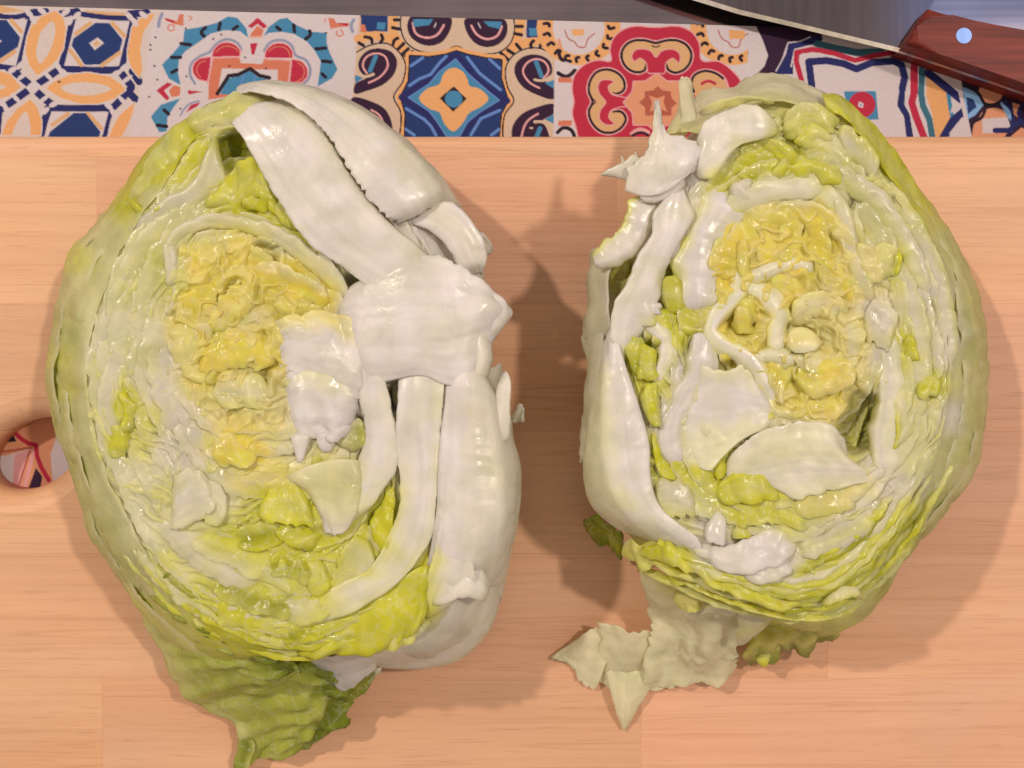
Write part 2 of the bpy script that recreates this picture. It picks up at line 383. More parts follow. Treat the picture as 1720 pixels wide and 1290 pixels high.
# --- tile with teal petals and red lobes
ZOOM = (240, 0, 4.526)
poly([(150, 80), (1650, 80), (1590, 760), (1560, 1100), (-120, 1100), (10, 600), (30, 480), (60, 240)], 'white')
TL = [(150, 495), (240, 400), (310, 320), (320, 230), (440, 210), (560, 180), (650, 130), (720, 140), (790, 220), (803, 290), (740, 240), (620, 235), (520, 260), (420, 330), (330, 390), (280, 450), (268, 540), (290, 650), (200, 600)]
TR = [(920, 280), (960, 210), (1040, 150), (1100, 140), (1160, 190), (1280, 245), (1400, 255), (1400, 330), (1420, 400), (1482, 530), (1440, 600), (1330, 662), (1345, 560), (1355, 470), (1310, 390), (1250, 320), (1150, 262), (1050, 245), (960, 255)]
for p in (TL, TR, [(65, 890), (140, 800), (290, 750), (230, 830), (190, 900), (185, 1000), (130, 1010)]): poly(p, 'teal')
for s in ([(480, 215), (448, 250), (470, 280)], [(592, 180), (580, 230)], [(722, 205), (690, 228)], [(295, 335), (365, 345)], [(222, 440), (290, 440)], [(225, 555), (262, 535)], [(165, 840), (200, 870)], [(115, 955), (185, 965)],
          [(1150, 195), (1155, 245)], [(1270, 240), (1275, 265), (1240, 300)], [(1320, 375), (1390, 370)], [(1368, 468), (1430, 475)], [(1365, 565), (1390, 590)], [(1020, 210), (1048, 232)]): stroke(s, 27, 'dark')
RL = [[(530, 435), (540, 385), (580, 340), (640, 325), (700, 340), (745, 385), (740, 430)], [(520, 437), (430, 452), (390, 490), (383, 550), (420, 605), (500, 622)]]
RR = [[(930, 440), (940, 385), (990, 340), (1055, 330), (1110, 352), (1142, 400), (1140, 445)], [(1138, 455), (1210, 470), (1250, 520), (1255, 580), (1210, 630), (1120, 630)]]
stroke([(400, 640), (362, 560), (372, 490), (440, 430), (510, 400), (560, 340), (640, 303), (720, 330), (752, 380)], 20, 'grey')
stroke([(925, 390), (975, 325), (1060, 310), (1130, 345), (1165, 425), (1240, 460), (1275, 530), (1262, 600), (1220, 640)], 20, 'grey')
for p in RL + RR: poly(p, 'red'); stroke(p, 9, 'pink')
for s in ([(560, 400), (600, 365), (650, 355), (710, 375), (738, 400)], [(440, 590), (412, 540), (430, 490), (480, 465)], [(960, 395), (1000, 365), (1060, 360), (1105, 385), (1120, 440)], [(1180, 480), (1225, 520), (1220, 590), (1170, 625)]): stroke(s, 9, 'coral')
poly([(535, 448), (735, 440), (750, 485), (910, 490), (925, 455), (1125, 465), (1105, 680), (500, 760), (505, 620)], 'coral')
stroke([(495, 640), (535, 443), (735, 437)], 13, 'pink', smooth=False); stroke([(925, 450), (1130, 463), (1108, 640)], 13, 'pink', smooth=False)
poly([(605, 522), (1030, 535), (1030, 700), (570, 720)], 'white')
poly([(590, 720), (650, 600), (740, 580), (820, 540), (880, 590), (960, 610), (960, 720)], 'teal'); stroke([(745, 650), (780, 560)], 10, 'lblue'); stroke([(860, 650), (850, 570)], 10, 'lblue')
stroke([(570, 715), (655, 580), (725, 572), (818, 526), (890, 578), (965, 595)], 29, 'dark', smooth=False)
for ax in (0,):
    poly([(800, 205), (875, 138), (950, 205), (920, 222), (875, 185), (830, 218)], 'red'); poly([(822, 262), (872, 200), (922, 232), (905, 280), (822, 278)], 'coral'); stroke([(820, 285), (905, 288)], 12, 'peach')
    poly([(818, 335), (875, 330), (850, 420), (830, 420)], 'red')
    poly([(108, 690), (190, 630), (230, 642), (165, 692), (208, 750), (185, 768)], 'red'); poly([(200, 690), (240, 650), (290, 665), (285, 730), (222, 742)], 'coral'); poly([(345, 690), (460, 700), (350, 722)], 'red')
    poly([(330, 860), (370, 800), (440, 780), (420, 810)], 'red'); stroke([(290, 880), (350, 800), (430, 772)], 14, 'grey')
for p in ([(172, 140), (262, 165), (285, 110), (315, 115), (312, 200), (250, 190), (175, 160)], [(1410, 140), (1455, 145), (1475, 185), (1570, 185), (1560, 205), (1470, 215), (1430, 225)]): poly(p, 'coral')
for p in ([(172, 140), (250, 165), (240, 180), (178, 158)], [(1570, 180), (1470, 180), (1560, 205)]): poly(p, 'red')
stroke([(245, 225), (220, 240), (195, 225), (205, 195), (235, 195), (240, 212)], 10, 'coral'); stroke([(1505, 230), (1525, 260), (1500, 280), (1475, 265), (1480, 240)], 10, 'coral')
stroke([(350, 125), (375, 140), (355, 158)], 9, 'coral'); stroke([(1390, 150), (1385, 175)], 9, 'coral')
for s in ([(150, 110), (130, 160), (125, 205)], [(1605, 155), (1585, 200), (1597, 245)]): stroke(s, 24, 'grey')
for x, y in ((62, 345), (62, 382), (100, 288), (92, 505), (115, 610), (52, 740), (330, 220), (1395, 255), (540, 300), (335, 585), (780, 440), (660, 505), (938, 525), (600, 268), (290, 830)): ell(x, y, 9, 7, 'dark')
# --- tile with navy diamond and orange flower
ZOOM = (580, 0, 4.526)
poly([(110, 60), (1610, 60), (1595, 1120), (20, 1120), (62, 700)], 'sand')
poly([(115, 60), (322, 60), (325, 245), (125, 245)], 'blue'); poly([(1385, 60), (1600, 60), (1595, 310), (1375, 290)], 'blue')
poly([(245, 175), (310, 175), (300, 232), (240, 225)], 'teal'); poly([(1395, 215), (1460, 220), (1470, 275), (1400, 280)], 'teal'); poly([(120, 190), (150, 190), (165, 250), (115, 250)], 'coral'); poly([(1550, 235), (1585, 240), (1585, 300), (1545, 300)], 'coral')
for s in ([(100, 300), (250, 275), (360, 310), (430, 380), (480, 430)], [(370, 120), (370, 260), (410, 330), (470, 410)], [(1590, 330), (1440, 320), (1340, 340), (1260, 380), (1200, 440)], [(1335, 120), (1320, 250), (1280, 330), (1210, 420)]): stroke(s, 66, 'orange')
for s in ([(150, 285), (200, 300), (205, 325)], [(275, 270), (285, 300), (270, 325)], [(400, 295), (375, 310), (365, 340)], [(445, 335), (405, 375)], [(480, 375), (430, 420)], [(410, 155), (375, 155)], [(360, 215), (410, 225)], [(510, 395), (455, 430)],
          [(105, 330), (140, 350)], [(1540, 325), (1490, 340), (1480, 370)], [(1430, 315), (1410, 340), (1415, 365)], [(1300, 340), (1330, 375)], [(1235, 385), (1275, 410)], [(1180, 405), (1235, 455)], [(1300, 205), (1345, 205)], [(1290, 260), (1340, 270)]): stroke(s, 26, 'dark')
B1 = [(425, 120), (425, 230), (460, 320), (530, 378), (640, 405), (760, 393), (845, 355), (930, 393), (1060, 415), (1170, 400), (1250, 340), (1282, 260), (1278, 120)]
poly(B1, 'sand'); stroke(B1, 11, 'dark')
NP = [(495, 430), (640, 440), (760, 422), (845, 395), (930, 422), (1060, 448), (1185, 462), (1182, 600), (1235, 770), (1180, 870), (1165, 1060), (455, 1060), (462, 870), (425, 740), (485, 620)]
BL = [(90, 400), (200, 345), (320, 335), (410, 400), (455, 480), (440, 620), (370, 740), (420, 850), (408, 1060), (0, 1060), (60, 740)]
BR = [(1590, 430), (1480, 372), (1360, 378), (1262, 440), (1220, 520), (1232, 660), (1280, 770), (1215, 870), (1198, 1060), (1590, 1060)]
for q in (BL, BR): poly(q, 'sand')
stroke(NP, 76, 'orange', smooth=False, closed=True); stroke(NP, 22, 'dark', smooth=False, closed=True)
poly(NP, 'blue')
stroke(BL[:-2], 11, 'dark'); stroke(BR[:-1], 11, 'dark')
stroke([(430, 740), (640, 610), (720, 520), (840, 415)], 48, 'navy', smooth=False); stroke([(840, 415), (940, 540), (1020, 630), (1230, 770)], 48, 'navy', smooth=False)
stroke([(430, 745), (620, 870), (700, 960), (750, 1050)], 48, 'navy', smooth=False); stroke([(1230, 770), (1010, 900), (930, 970), (890, 1050)], 48, 'navy', smooth=False)
for s in ([(488, 655), (560, 605), (650, 570), (720, 480), (768, 432)], [(500, 505), (590, 442)], [(928, 440), (1020, 560), (1070, 600), (1180, 685)], [(1098, 455), (1175, 525)], [(465, 830), (600, 910), (650, 960), (690, 1030)], [(462, 985), (525, 1030)], [(955, 1030), (1030, 905), (1175, 842)], [(1110, 1030), (1170, 985)]): stroke(s, 22, 'lblue', smooth=False)
poly([(482, 745), (640, 640), (720, 545), (840, 452), (930, 560), (1030, 650), (1170, 765), (1030, 850), (930, 930), (870, 1040), (770, 1040), (700, 930), (640, 850)], 'teal')
stroke([(482, 745), (640, 640), (720, 545), (840, 452), (930, 560), (1030, 650), (1170, 765), (1030, 850), (930, 930), (870, 1040), (770, 1040), (700, 930), (640, 850)], 10, 'lblue', smooth=False, closed=True)
poly([(835, 520), (895, 550), (930, 610), (945, 655), (1015, 675), (1088, 755), (1030, 815), (940, 865), (900, 930), (820, 1002), (755, 945), (715, 858), (640, 830), (563, 750), (620, 680), (718, 640), (745, 570), (785, 530)], 'orange', True)
poly([(825, 660), (925, 755), (820, 852), (718, 750)], 'dark'); ell(825, 756, 66, 64, 'teal')
DL = [(70, 712), (180, 690), (300, 640), (375, 560), (395, 470), (360, 405), (270, 373), (180, 385), (118, 440), (100, 500), (125, 560), (160, 590), (75, 645)]
DR = [(1588, 752), (1450, 722), (1335, 650), (1285, 540), (1300, 480), (1370, 428), (1470, 422), (1555, 470), (1570, 560), (1515, 610), (1590, 665)]
DL2 = [(60, 745), (200, 775), (300, 830), (350, 920), (350, 1060), (80, 1060)]
DR2 = [(1588, 800), (1450, 820), (1330, 880), (1270, 970), (1270, 1060), (1550, 1060), (1545, 960), (1500, 925), (1590, 860)]
for q in (DL, DR, DL2, DR2): poly(q, 'plum', True)
for s in ([(180, 632), (280, 575), (325, 500), (300, 430), (230, 410), (160, 440), (135, 500), (165, 560)], [(1475, 672), (1390, 620), (1350, 540), (1385, 480), (1450, 452), (1520, 480), (1545, 540), (1505, 600)], [(1465, 868), (1380, 930), (1340, 1040)], [(200, 840), (260, 880), (290, 940)]): stroke(s, 15, 'pink')
stroke([(232, 435), (190, 540)], 34, 'teal'); stroke([(1450, 475), (1490, 580)], 34, 'teal'); poly([(75, 575), (145, 590), (78, 640)], 'teal'); poly([(1515, 635), (1588, 610), (1588, 680)], 'teal'); poly([(1515, 910), (1588, 870), (1588, 945)], 'teal'); stroke([(1480, 980), (1455, 1040)], 34, 'teal')
stroke([(85, 560), (150, 585), (215, 568)], 22, 'sand'); stroke([(1440, 610), (1510, 615), (1590, 560)], 20, 'sand'); stroke([(1440, 930), (1510, 935), (1560, 1030)], 22, 'sand'); ell(1415, 975, 16, 8, 'sand')
for q, s in (([(490, 140), (810, 150), (795, 240), (725, 330), (640, 352), (555, 330), (490, 270), (472, 200)], [(515, 180), (540, 260), (610, 290), (690, 275), (750, 195)]), ([(905, 160), (1225, 170), (1225, 270), (1165, 340), (1080, 362), (1000, 340), (935, 270)], [(960, 200), (1000, 265), (1070, 300), (1150, 280), (1190, 205)])):
    poly(q, 'plum', True); stroke(s, 17, 'pink')
poly([(515, 150), (670, 150), (640, 195), (520, 210)], 'teal'); poly([(1050, 165), (1190, 170), (1180, 225), (1090, 205)], 'teal'); stroke([(690, 180), (678, 210)], 9, 'white'); stroke([(1010, 180), (1028, 215)], 9, 'white')
# --- tile with crimson quatrefoil
ZOOM = (920, 0, 4.526)
poly([(62, 60), (1700, 60), (1700, 1120), (40, 1120)], 'white')
for cx in (235, 1400):
    ell(cx, 215, 320, 285, 'orange'); 
    for a in np.linspace(-.1, math.pi + .1, 11): 
        stroke([(cx + 225 * math.cos(a), 225 + 215 * math.sin(a)), (cx + 232 * math.cos(a + .08), 225 + 222 * math.sin(a + .08)), (cx + 268 * math.cos(a + .06), 225 + 248 * math.sin(a + .06))], 25, 'dark')
    ell(cx, 215, 198, 205, 'white')
    stroke([(cx - 105, 235), (cx - 75, 300), (cx - 30, 325), (cx - 10, 355), (cx + 45, 362), (cx + 70, 300), (cx + 120, 260)], 9, 'brown')
poly([(180, 225), (275, 225), (270, 275), (190, 275)], 'orange'); poly([(1375, 230), (1500, 240), (1490, 300), (1380, 300)], 'orange')
stroke([(85, 310), (100, 370)], 22, 'peach'); stroke([(1545, 320), (1540, 380)], 18, 'brown')
stroke([(85, 390), (100, 450), (170, 470)], 28, 'dark'); stroke([(80, 560), (140, 585), (205, 540)], 30, 'dark'); ell(135, 520, 50, 46, 'white')
poly([(80, 592), (180, 592), (185, 630), (80, 632)], 'coral'); poly([(80, 920), (185, 920), (180, 960), (80, 960)], 'coral'); stroke([(75, 1010), (120, 975), (175, 990), (205, 1050)], 28, 'dark'); ell(130, 1050, 45, 45, 'white')
QF = [(480, 465), (470, 380), (500, 290), (560, 235), (640, 205), (820, 212), (1000, 205), (1090, 245), (1150, 330), (1170, 462), (1300, 470), (1400, 540), (1465, 620), (1480, 780), (1470, 1080), (240, 1080), (215, 980), (185, 860), (198, 775), (183, 680), (200, 580), (270, 500), (380, 460)]
poly(QF, 'red', True); stroke(QF, 11, 'pink', closed=True)
def scroll(loop, inner, curls, tip):
    stroke(loop, 38, 'pink'); poly(loop, 'tan', True); stroke(loop, 19, 'dark')
    poly(inner, 'red', True); stroke(inner, 8, 'pink', closed=True)
    for cx, cy in curls: ell(cx, cy, 36, 38, 'tan')
    stroke(tip, 10, 'dark')
T1 = [(745, 492), (735, 535), (700, 552), (630, 540), (575, 485), (560, 410), (595, 345), (660, 312), (740, 312), (822, 330), (900, 312), (980, 312), (1050, 345), (1088, 405), (1078, 480), (1025, 540), (960, 555), (912, 530), (900, 492)]
scroll(T1, [(820, 440), (785, 395), (720, 375), (660, 388), (638, 430), (655, 470), (700, 448), (745, 480), (765, 560), (820, 560), (885, 560), (900, 480), (950, 448), (995, 480), (1005, 425), (975, 388), (910, 378), (860, 395)], [(705, 490), (950, 490)], [(790, 350), (820, 362), (850, 350)])
T2 = [(500, 855), (560, 855), (592, 905), (560, 970), (480, 1012), (400, 1000), (335, 935), (312, 850), (340, 778), (312, 700), (322, 620), (372, 552), (450, 532), (530, 560), (578, 620), (580, 680), (545, 710), (500, 705)]
scroll(T2, [(440, 780), (395, 720), (380, 660), (400, 620), (450, 608), (500, 625), (460, 660), (480, 715), (560, 740), (640, 760), (640, 800), (540, 820), (475, 850), (465, 900), (505, 945), (440, 950), (392, 905), (400, 840)], [(515, 670), (515, 895)], [(340, 755), (360, 778), (340, 800)])
T3 = [(1110, 700), (1090, 640), (1110, 580), (1180, 545), (1260, 555), (1330, 600), (1360, 680), (1350, 800), (1150, 820)]
stroke(T3, 38, 'pink'); poly(T3, 'tan', True); stroke(T3[:6], 19, 'dark'); stroke([(1170, 640), (1220, 620), (1270, 640)], 22, 'red')
ST = [(650, 622), (740, 620), (828, 560), (905, 620), (1020, 620), (1030, 700), (1085, 780), (1025, 860), (1020, 955), (900, 955), (825, 1010), (760, 955), (650, 955), (640, 860), (573, 782), (640, 700)]
poly(ST, 'peach'); stroke(ST, 10, 'pink', smooth=False, closed=True)
poly([(835, 655), (868, 690), (935, 698), (938, 748), (978, 788), (938, 825), (938, 882), (870, 885), (830, 905), (795, 880), (738, 882), (738, 820), (693, 782), (735, 745), (735, 698), (800, 690)], 'brown')
poly([(768, 728), (830, 750), (890, 730), (878, 780), (908, 852), (830, 822), (775, 855), (792, 780)], 'peach')
stroke([(640, 1020), (700, 990), (760, 1010)], 34, 'pink'); stroke([(640, 1035), (705, 1010), (760, 1030)], 20, 'dark')
# --- tile with white lobed panel and red roundel
ZOOM = (1270, 0, 3.822)
poly([(-40, 60), (1340, 60), (1370, 960), (-60, 960), (-60, 470)], 'white')
poly([(-20, 120), (420, 200), (420, 260), (190, 300), (130, 480), (0, 480), (50, 430), (75, 360), (40, 260), (5, 190)], 'plum')
poly([(345, 240), (430, 250), (390, 290), (245, 322), (235, 400), (235, 480), (120, 480), (185, 350), (202, 275)], 'navy')
stroke([(345, 240), (285, 268), (202, 278), (185, 350), (125, 460)], 8, 'white', smooth=False); stroke([(410, 280), (245, 322), (222, 430)], 10, 'white', smooth=False)
stroke([(390, 285), (500, 312), (640, 340), (800, 335)], 46, 'dteal', smooth=False)
stroke([(290, 520), (255, 400), (258, 340), (360, 320), (500, 345), (630, 392), (760, 360), (930, 330)], 34, 'red', smooth=False)
stroke([(310, 500), (285, 370), (300, 352), (410, 352), (630, 415), (900, 372)], 17, 'white', smooth=False)
NB = [(355, 560), (335, 400), (450, 392), (560, 412), (640, 447), (740, 405), (880, 395), (930, 420), (950, 500), (928, 600), (925, 680), (960, 745), (985, 900)]
stroke(NB, 46, 'navy', smooth=False)
poly([(385, 560), (385, 450), (470, 435), (560, 440), (645, 470), (720, 440), (850, 440), (895, 490), (915, 590), (900, 680), (945, 750), (965, 920), (600, 920)], 'white')
poly([(560, 590), (765, 588), (782, 770), (600, 775)], 'teal'); ell(676, 675, 86, 84, 'red'); poly([(658, 652), (688, 668), (680, 698), (650, 685)], 'white'); poly([(665, 668), (677, 674), (673, 686), (662, 681)], 'lblue')
stroke([(1010, 430), (1010, 600), (995, 660), (1022, 750), (1080, 900)], 46, 'red', smooth=False); stroke([(1062, 440), (1055, 600), (1066, 680), (1108, 770), (1130, 900)], 40, 'dteal', smooth=False)
poly([(1092, 470), (1200, 550), (1245, 690), (1240, 770), (1190, 900), (1150, 900), (1125, 730), (1088, 620)], 'orange'); stroke([(1230, 600), (1240, 680), (1258, 770)], 26, 'teal')
poly([(1262, 660), (1320, 700), (1240, 730)], 'white')
stroke([(1100, 470), (1200, 550), (1310, 640)], 52, 'navy', smooth=False); stroke([(1340, 710), (1260, 780), (1190, 900)], 54, 'navy', smooth=False); stroke([(1150, 460), (1310, 585)], 10, 'white', smooth=False); stroke([(1320, 760), (1240, 860)], 10, 'white', smooth=False)
# --- last tile, mostly under the knife
poly([(1310, 500), (2200, 560), (2200, 960), (1370, 960)], 'plum')
poly([(1320, 560), (1400, 590), (1460, 670), (1400, 745), (1350, 770)], 'sky'); poly([(1345, 625), (1390, 640), (1412, 690), (1355, 735)], 'blue')
ell(1500, 600, 78, 66, 'peach'); poly([(1380, 900), (1380, 820), (1420, 770), (1450, 720), (1520, 695), (1590, 720), (1610, 770), (1610, 850), (1560, 900)], 'peach', True); poly([(1445, 765), (1610, 755), (1640, 850), (1450, 860)], 'white')
stroke([(1330, 550), (1420, 600), (1470, 672), (1550, 672), (1600, 640)], 20, 'dark'); stroke([(1375, 860), (1390, 790), (1440, 760), (1470, 690)], 20, 'dark')
poly([(1560, 660), (1600, 650), (1640, 720), (1640, 790), (1600, 740)], 'sky'); stroke([(1590, 660), (1640, 720), (1640, 790)], 24, 'navy'); poly([(1640, 660), (1700, 680), (1680, 760), (1650, 740)], 'peach'); stroke([(1700, 680), (1680, 730), (1720, 790)], 22, 'navy'); stroke([(1530, 840), (1620, 840), (1690, 780), (1760, 810)], 34, 'navy', smooth=False); poly([(1640, 870), (1700, 820), (1760, 860), (1760, 920), (1600, 920)], 'peach')
stroke([(1295, 545), (1330, 700), (1372, 900)], 26, 'white', smooth=False)
for k in range(3): ell(1850 + 130 * k, 760, 60, 60, ('sky', 'peach', 'navy')[k])
# --- what shows through the finger hole
ZOOM = (0, 640, 5.865)
poly([(-200, 200), (560, 200), (560, 560), (510, 720), (540, 1160), (-200, 1160)], 'peach')
poly([(560, 200), (900, 200), (900, 1160), (540, 1160), (505, 720), (560, 560)], 'white')
poly([(-200, 745), (60, 735), (310, 665), (250, 830), (170, 1080), (-200, 1100)], 'white'); poly([(150, 730), (310, 668), (200, 1080), (130, 1080)], 'pink'); stroke([(-100, 715), (80, 690), (310, 655)], 24, 'brown'); stroke([(300, 690), (180, 1070)], 18, 'brown', smooth=False); stroke([(340, 690), (240, 1080)], 34, 'pink', smooth=False)
poly([(10, 612), (130, 505), (170, 595)], 'dark'); poly([(360, 855), (425, 940), (400, 1090), (275, 1090)], 'plum')
stroke([(135, 495), (220, 570), (290, 615), (362, 630), (372, 740), (420, 860), (488, 975)], 44, 'red', smooth=False)
V = P(X, Y, ZC)
wob = 0.00004 * fbm(np.stack([V[..., 0] * 300, V[..., 1] * 300, 0 * X], -1), 2); V[..., 2] += wob
cloth = mesh_from_np('table_runner', V.reshape(-1, 3), grid_faces(*X.shape), M_CLOTH, cols=IMG.reshape(-1, 3))
sm = cloth.modifiers.new('thickness', 'SOLIDIFY'); sm.thickness = 0.0007; sm.offset = -1 if True else 1
tag(cloth, 'cloth runner printed with colourful patterned tiles, lying under the back of the wooden board', 'table runner')

# ------------------------------------------------------------------ chopping board of glued staves
board = thing('chopping_board', 'pale wooden chopping board with a round finger hole, under both lettuce halves', 'chopping board')
def hole_cutter():
    bm = bmesh.new(); rings = []
    prof = [(116, 2.5), (108, .6)] + [(105 - 41 * math.sin(a), -8.2 + 8.2 * math.cos(a)) for a in np.linspace(0.12, math.pi / 2, 9)] + [(64, -25)]
    ca, sa = math.cos(math.radians(25)), math.sin(math.radians(25))
    for r, z in prof:
        g_ = r - 64; ring = []
        for t in np.linspace(0, 2 * math.pi, 72, endpoint=False):
            ex, ey = (84 + g_) * math.cos(t), (56 + g_) * math.sin(t)
            ring.append(bm.verts.new(((44 - 860 + ex * ca - ey * sa) * PX * MM, (645 - 764 + ex * sa + ey * ca) * PX * MM, z * MM)))
        rings.append(ring)
    for a, b_ in zip(rings[:-1], rings[1:]):
        for k in range(72): bm.faces.new((a[k], a[(k + 1) % 72], b_[(k + 1) % 72], b_[k]))
    bm.faces.new(rings[0]); bm.faces.new(rings[-1])
    bmesh.ops.recalc_face_normals(bm, faces=bm.faces)
    me = bpy.data.meshes.new('cut'); bm.to_mesh(me); bm.free()
    o = bpy.data.objects.new('cut', me); COL.objects.link(o); return o
cutter = hole_cutter()
rows = [(226, 263), (263, 510), (510, 725), (725, 930), (930, 1139), (1139, 1345), (1345, 1480)]
joints = [(-120, 2100), (-300, 163, 1036, 2100), (-300, 610, 1500, 2100), (-300, 1240, 2100), (-300, 520, 1390, 2100), (-300, 172, 1077, 2100), (-300, 700, 1900)]
tints = {(1, 0): (1.03, 1.02, .95), (1, 1): (1.0, .95, .96), (1, 2): (1.03, 1.0, .97), (0, 0): (1.05, 1.03, 1.0), (5, 0): (1.0, .98, .9), (5, 1): (.98, .93, .88), (5, 2): (1.02, .97, 1.0), (2, 0): (.98, .97, .93), (2, 1): (.95, .93, .90), (2, 2): (1.02, .97, 1.02), (3, 0): (1.02, 1.02, .97), (3, 1): (1.02, .98, 1.02), (4, 0): (1.0, .98, .93), (4, 1): (1.02, .98, .96), (4, 2): (1.03, 1.0, 1.0)}
for r, ((y0, y1), js) in enumerate(zip(rows, joints)):
    for c, (x0, x1) in enumerate(zip(js[:-1], js[1:])):
        g = 0.012
        cx, cy = (x0 + x1) / 2, (y0 + y1) / 2
        org = np.array([(cx - 860) * PX * MM, (645 - cy) * PX * MM, -.009])
        hx, hy, hz = (x1 - x0) / 2 * PX * MM - g * MM / 2, (y1 - y0) / 2 * PX * MM - g * MM / 2, .009
        bm = bmesh.new()
        bmesh.ops.create_cube(bm, size=2, matrix=__import__('mathutils').Matrix.Diagonal((hx, hy, hz, 1)))
        if r == 0:
            back = [e for e in bm.edges if all(v.co.y > 0 for v in e.verts) and abs(e.verts[0].co.x - e.verts[1].co.x) > .01]
            bmesh.ops.bevel(bm, geom=back, offset=.0042, segments=6, affect='EDGES', profile=.5)
        bmesh.ops.bevel(bm, geom=[e for e in bm.edges if e.calc_face_angle(0) > 1.2], offset=.00004, segments=1, affect='EDGES')
        o = bm_obj('stave', bm, M_BOARD, board); o.location = org
        t = tints.get((r, c), (1, 1, 1)); o.color = (*t, 1)
        if r in (2, 3) and c == 0:
            bpy.context.view_layer.update()
            md = o.modifiers.new('hole', 'BOOLEAN'); md.operation = 'DIFFERENCE'; md.object = cutter; md.solver = 'EXACT'
            dg = bpy.context.evaluated_depsgraph_get()
            me = bpy.data.meshes.new_from_object(o.evaluated_get(dg)); o.modifiers.clear(); o.data = me
            me.materials.clear(); me.materials.append(M_BOARD); 
            for p_ in me.polygons: p_.material_index = 0; p_.use_smooth = (abs(p_.normal.z) < .995 and p_.area < 4e-5)
bpy.data.objects.remove(cutter)

# ------------------------------------------------------------------ knife on the worktop
knife = thing('kitchen_knife', 'big kitchen knife with dark red wooden handle, resting on the steel worktop at the back', 'knife')
def prism(name, top_pts, z0, z1, mat, bev=0.0, seg=3):
    """vertical prism; top_pts are scene xy in metres"""
    bm = bmesh.new()
    a = [bm.verts.new((x, y, z0 * MM)) for x, y in top_pts]; b_ = [bm.verts.new((x, y, z1 * MM)) for x, y in top_pts]
    n = len(a)
    for k in range(n): bm.faces.new((a[k], a[(k + 1) % n], b_[(k + 1) % n], b_[k]))
    bm.faces.new(a); ft = bm.faces.new(b_)
    if bev: bmesh.ops.bevel(bm, geom=[e for e in ft.edges], offset=bev * MM, segments=seg, affect='EDGES', profile=.5)
    return bm_obj(name, bm, mat, knife)
lo = P(*np.array([(1508, 86), (1560, 103), (1625, 125), (1672, 141), (1720, 158), (1800, 187), (1900, 220)], float).T, -9.5)[:, :2]
up = P(*np.array([(1562, 12), (1600, 25), (1640, 35), (1680, 43), (1720, 50), (1800, 60), (1900, 70)], float).T, 0.4)[:, :2]
fr = P(*np.array([(1536, 48)], float).T, -2)[:, :2]
outl = [tuple(p) for p in lo] + [tuple(p) for p in up[::-1]] + [tuple(p) for p in fr]
prism('handle_scale', outl, -19.4, -10.6, M_HANDLE)
prism('handle_scale', outl, -8.5, 0.4, M_HANDLE, bev=2.6, seg=5)
prism('tang', [(x * .9995, y * .9995) for x, y in outl], -10.55, -8.55, M_TANG)
bm = bmesh.new(); c = P(1619, 60, .5)
bmesh.ops.create_cone(bm, cap_ends=True, segments=40, radius1=.0030, radius2=.0030, depth=.002, matrix=__import__('mathutils').Matrix.Translation((c[0], c[1], -.0003)))
bmesh.ops.bevel(bm, geom=[e for e in bm.edges if all(v.co.z > 0 for v in e.verts)], offset=.0004, segments=3, affect='EDGES')
bm_obj('rivet', bm, M_RIVET, knife)
edge_px = np.array([(760, -190), (900, -100), (1030, -45), (1163, 0), (1241, 24), (1329, 44.5), (1420, 66.5), (1491, 83.5), (1509, 88)], float)
spine_px = np.array([(820, -215), (1000, -205), (1200, -185), (1400, -150), (1625, -95)], float)
E = P(edge_px[:, 0], edge_px[:, 1], -9.55); 
nrm = np.array([.25, .968]) * .0013
Ei = E[:, :2] + nrm
S = P(spine_px[:, 0], spine_px[:, 1], -9.5)[:, :2]
ring = [tuple(p) for p in Ei] + [tuple(P(1520, 70, -9.5)[:2] + np.array([.003, .001])), tuple(P(1566, 6, -9.5)[:2])] + [tuple(p) for p in S[::-1]]
blade = prism('blade', ring, -10.5, -8.6, M_BLADE)
bm = bmesh.new()
tp = [bm.verts.new((x, y, -.00862)) for x, y in Ei]; md_ = [bm.verts.new((x, y, -.00955)) for x, y in E[:, :2]]; bt = [bm.verts.new((x, y, -.01048)) for x, y in Ei]
for k in range(len(tp) - 1):
    bm.faces.new((tp[k], tp[k + 1], md_[k + 1], md_[k])); bm.faces.new((md_[k], md_[k + 1], bt[k + 1], bt[k])); bm.faces.new((bt[k], bt[k + 1], tp[k + 1], tp[k]))
bm.faces.new((tp[0], md_[0], bt[0])); bm.faces.new((tp[-1], bt[-1], md_[-1]))
bm_obj('cutting_edge', bm, M_EDGE, blade)
# ------------------------------------------------------------------ lettuce
PAL = dict(w=(.85, .82, .77), c=(.87, .85, .60), p=(.81, .80, .42), g=(.71, .73, .29), l=(.77, .77, .050), d=(.45, .47, .022), o=(.47, .45, .065),
           y=(.95, .83, .17), z=(.93, .85, .36), k=(.27, .33, .018), h=(.55, .60, .10), t=(.80, .78, .58), x=(.80, .80, .23), q=(.83, .80, .67), m=(.93, .80, .11))  # k: dark green, darkened in part for shade on the bottom left leaf
PAL = {k: np.array(v) for k, v in PAL.items()}
class Field:
    def __init__(s, txt):
        a = [t.split() for t in txt.strip().split('\n')]
        pts = []
        for row in a:
            c = row[0]
            for t in row[1:]:
                x, y = t.split(','); pts.append((float(x), float(y), *PAL[c]))
        s.p = np.array(pts)
    def __call__(s, x, y):
        sh = np.shape(x); x = np.ravel(x); y = np.ravel(y); out = np.zeros((len(x), 3))
        for i in range(0, len(x), 20000):
            d = (x[i:i+20000, None] - s.p[:, 0]) ** 2 + (y[i:i+20000, None] - s.p[:, 1]) ** 2 + 120
            wt = d ** -2.2; wt /= wt.sum(1)[:, None]
            out[i:i+20000] = wt @ s.p[:, 2:]
        return out.reshape(sh + (3,))
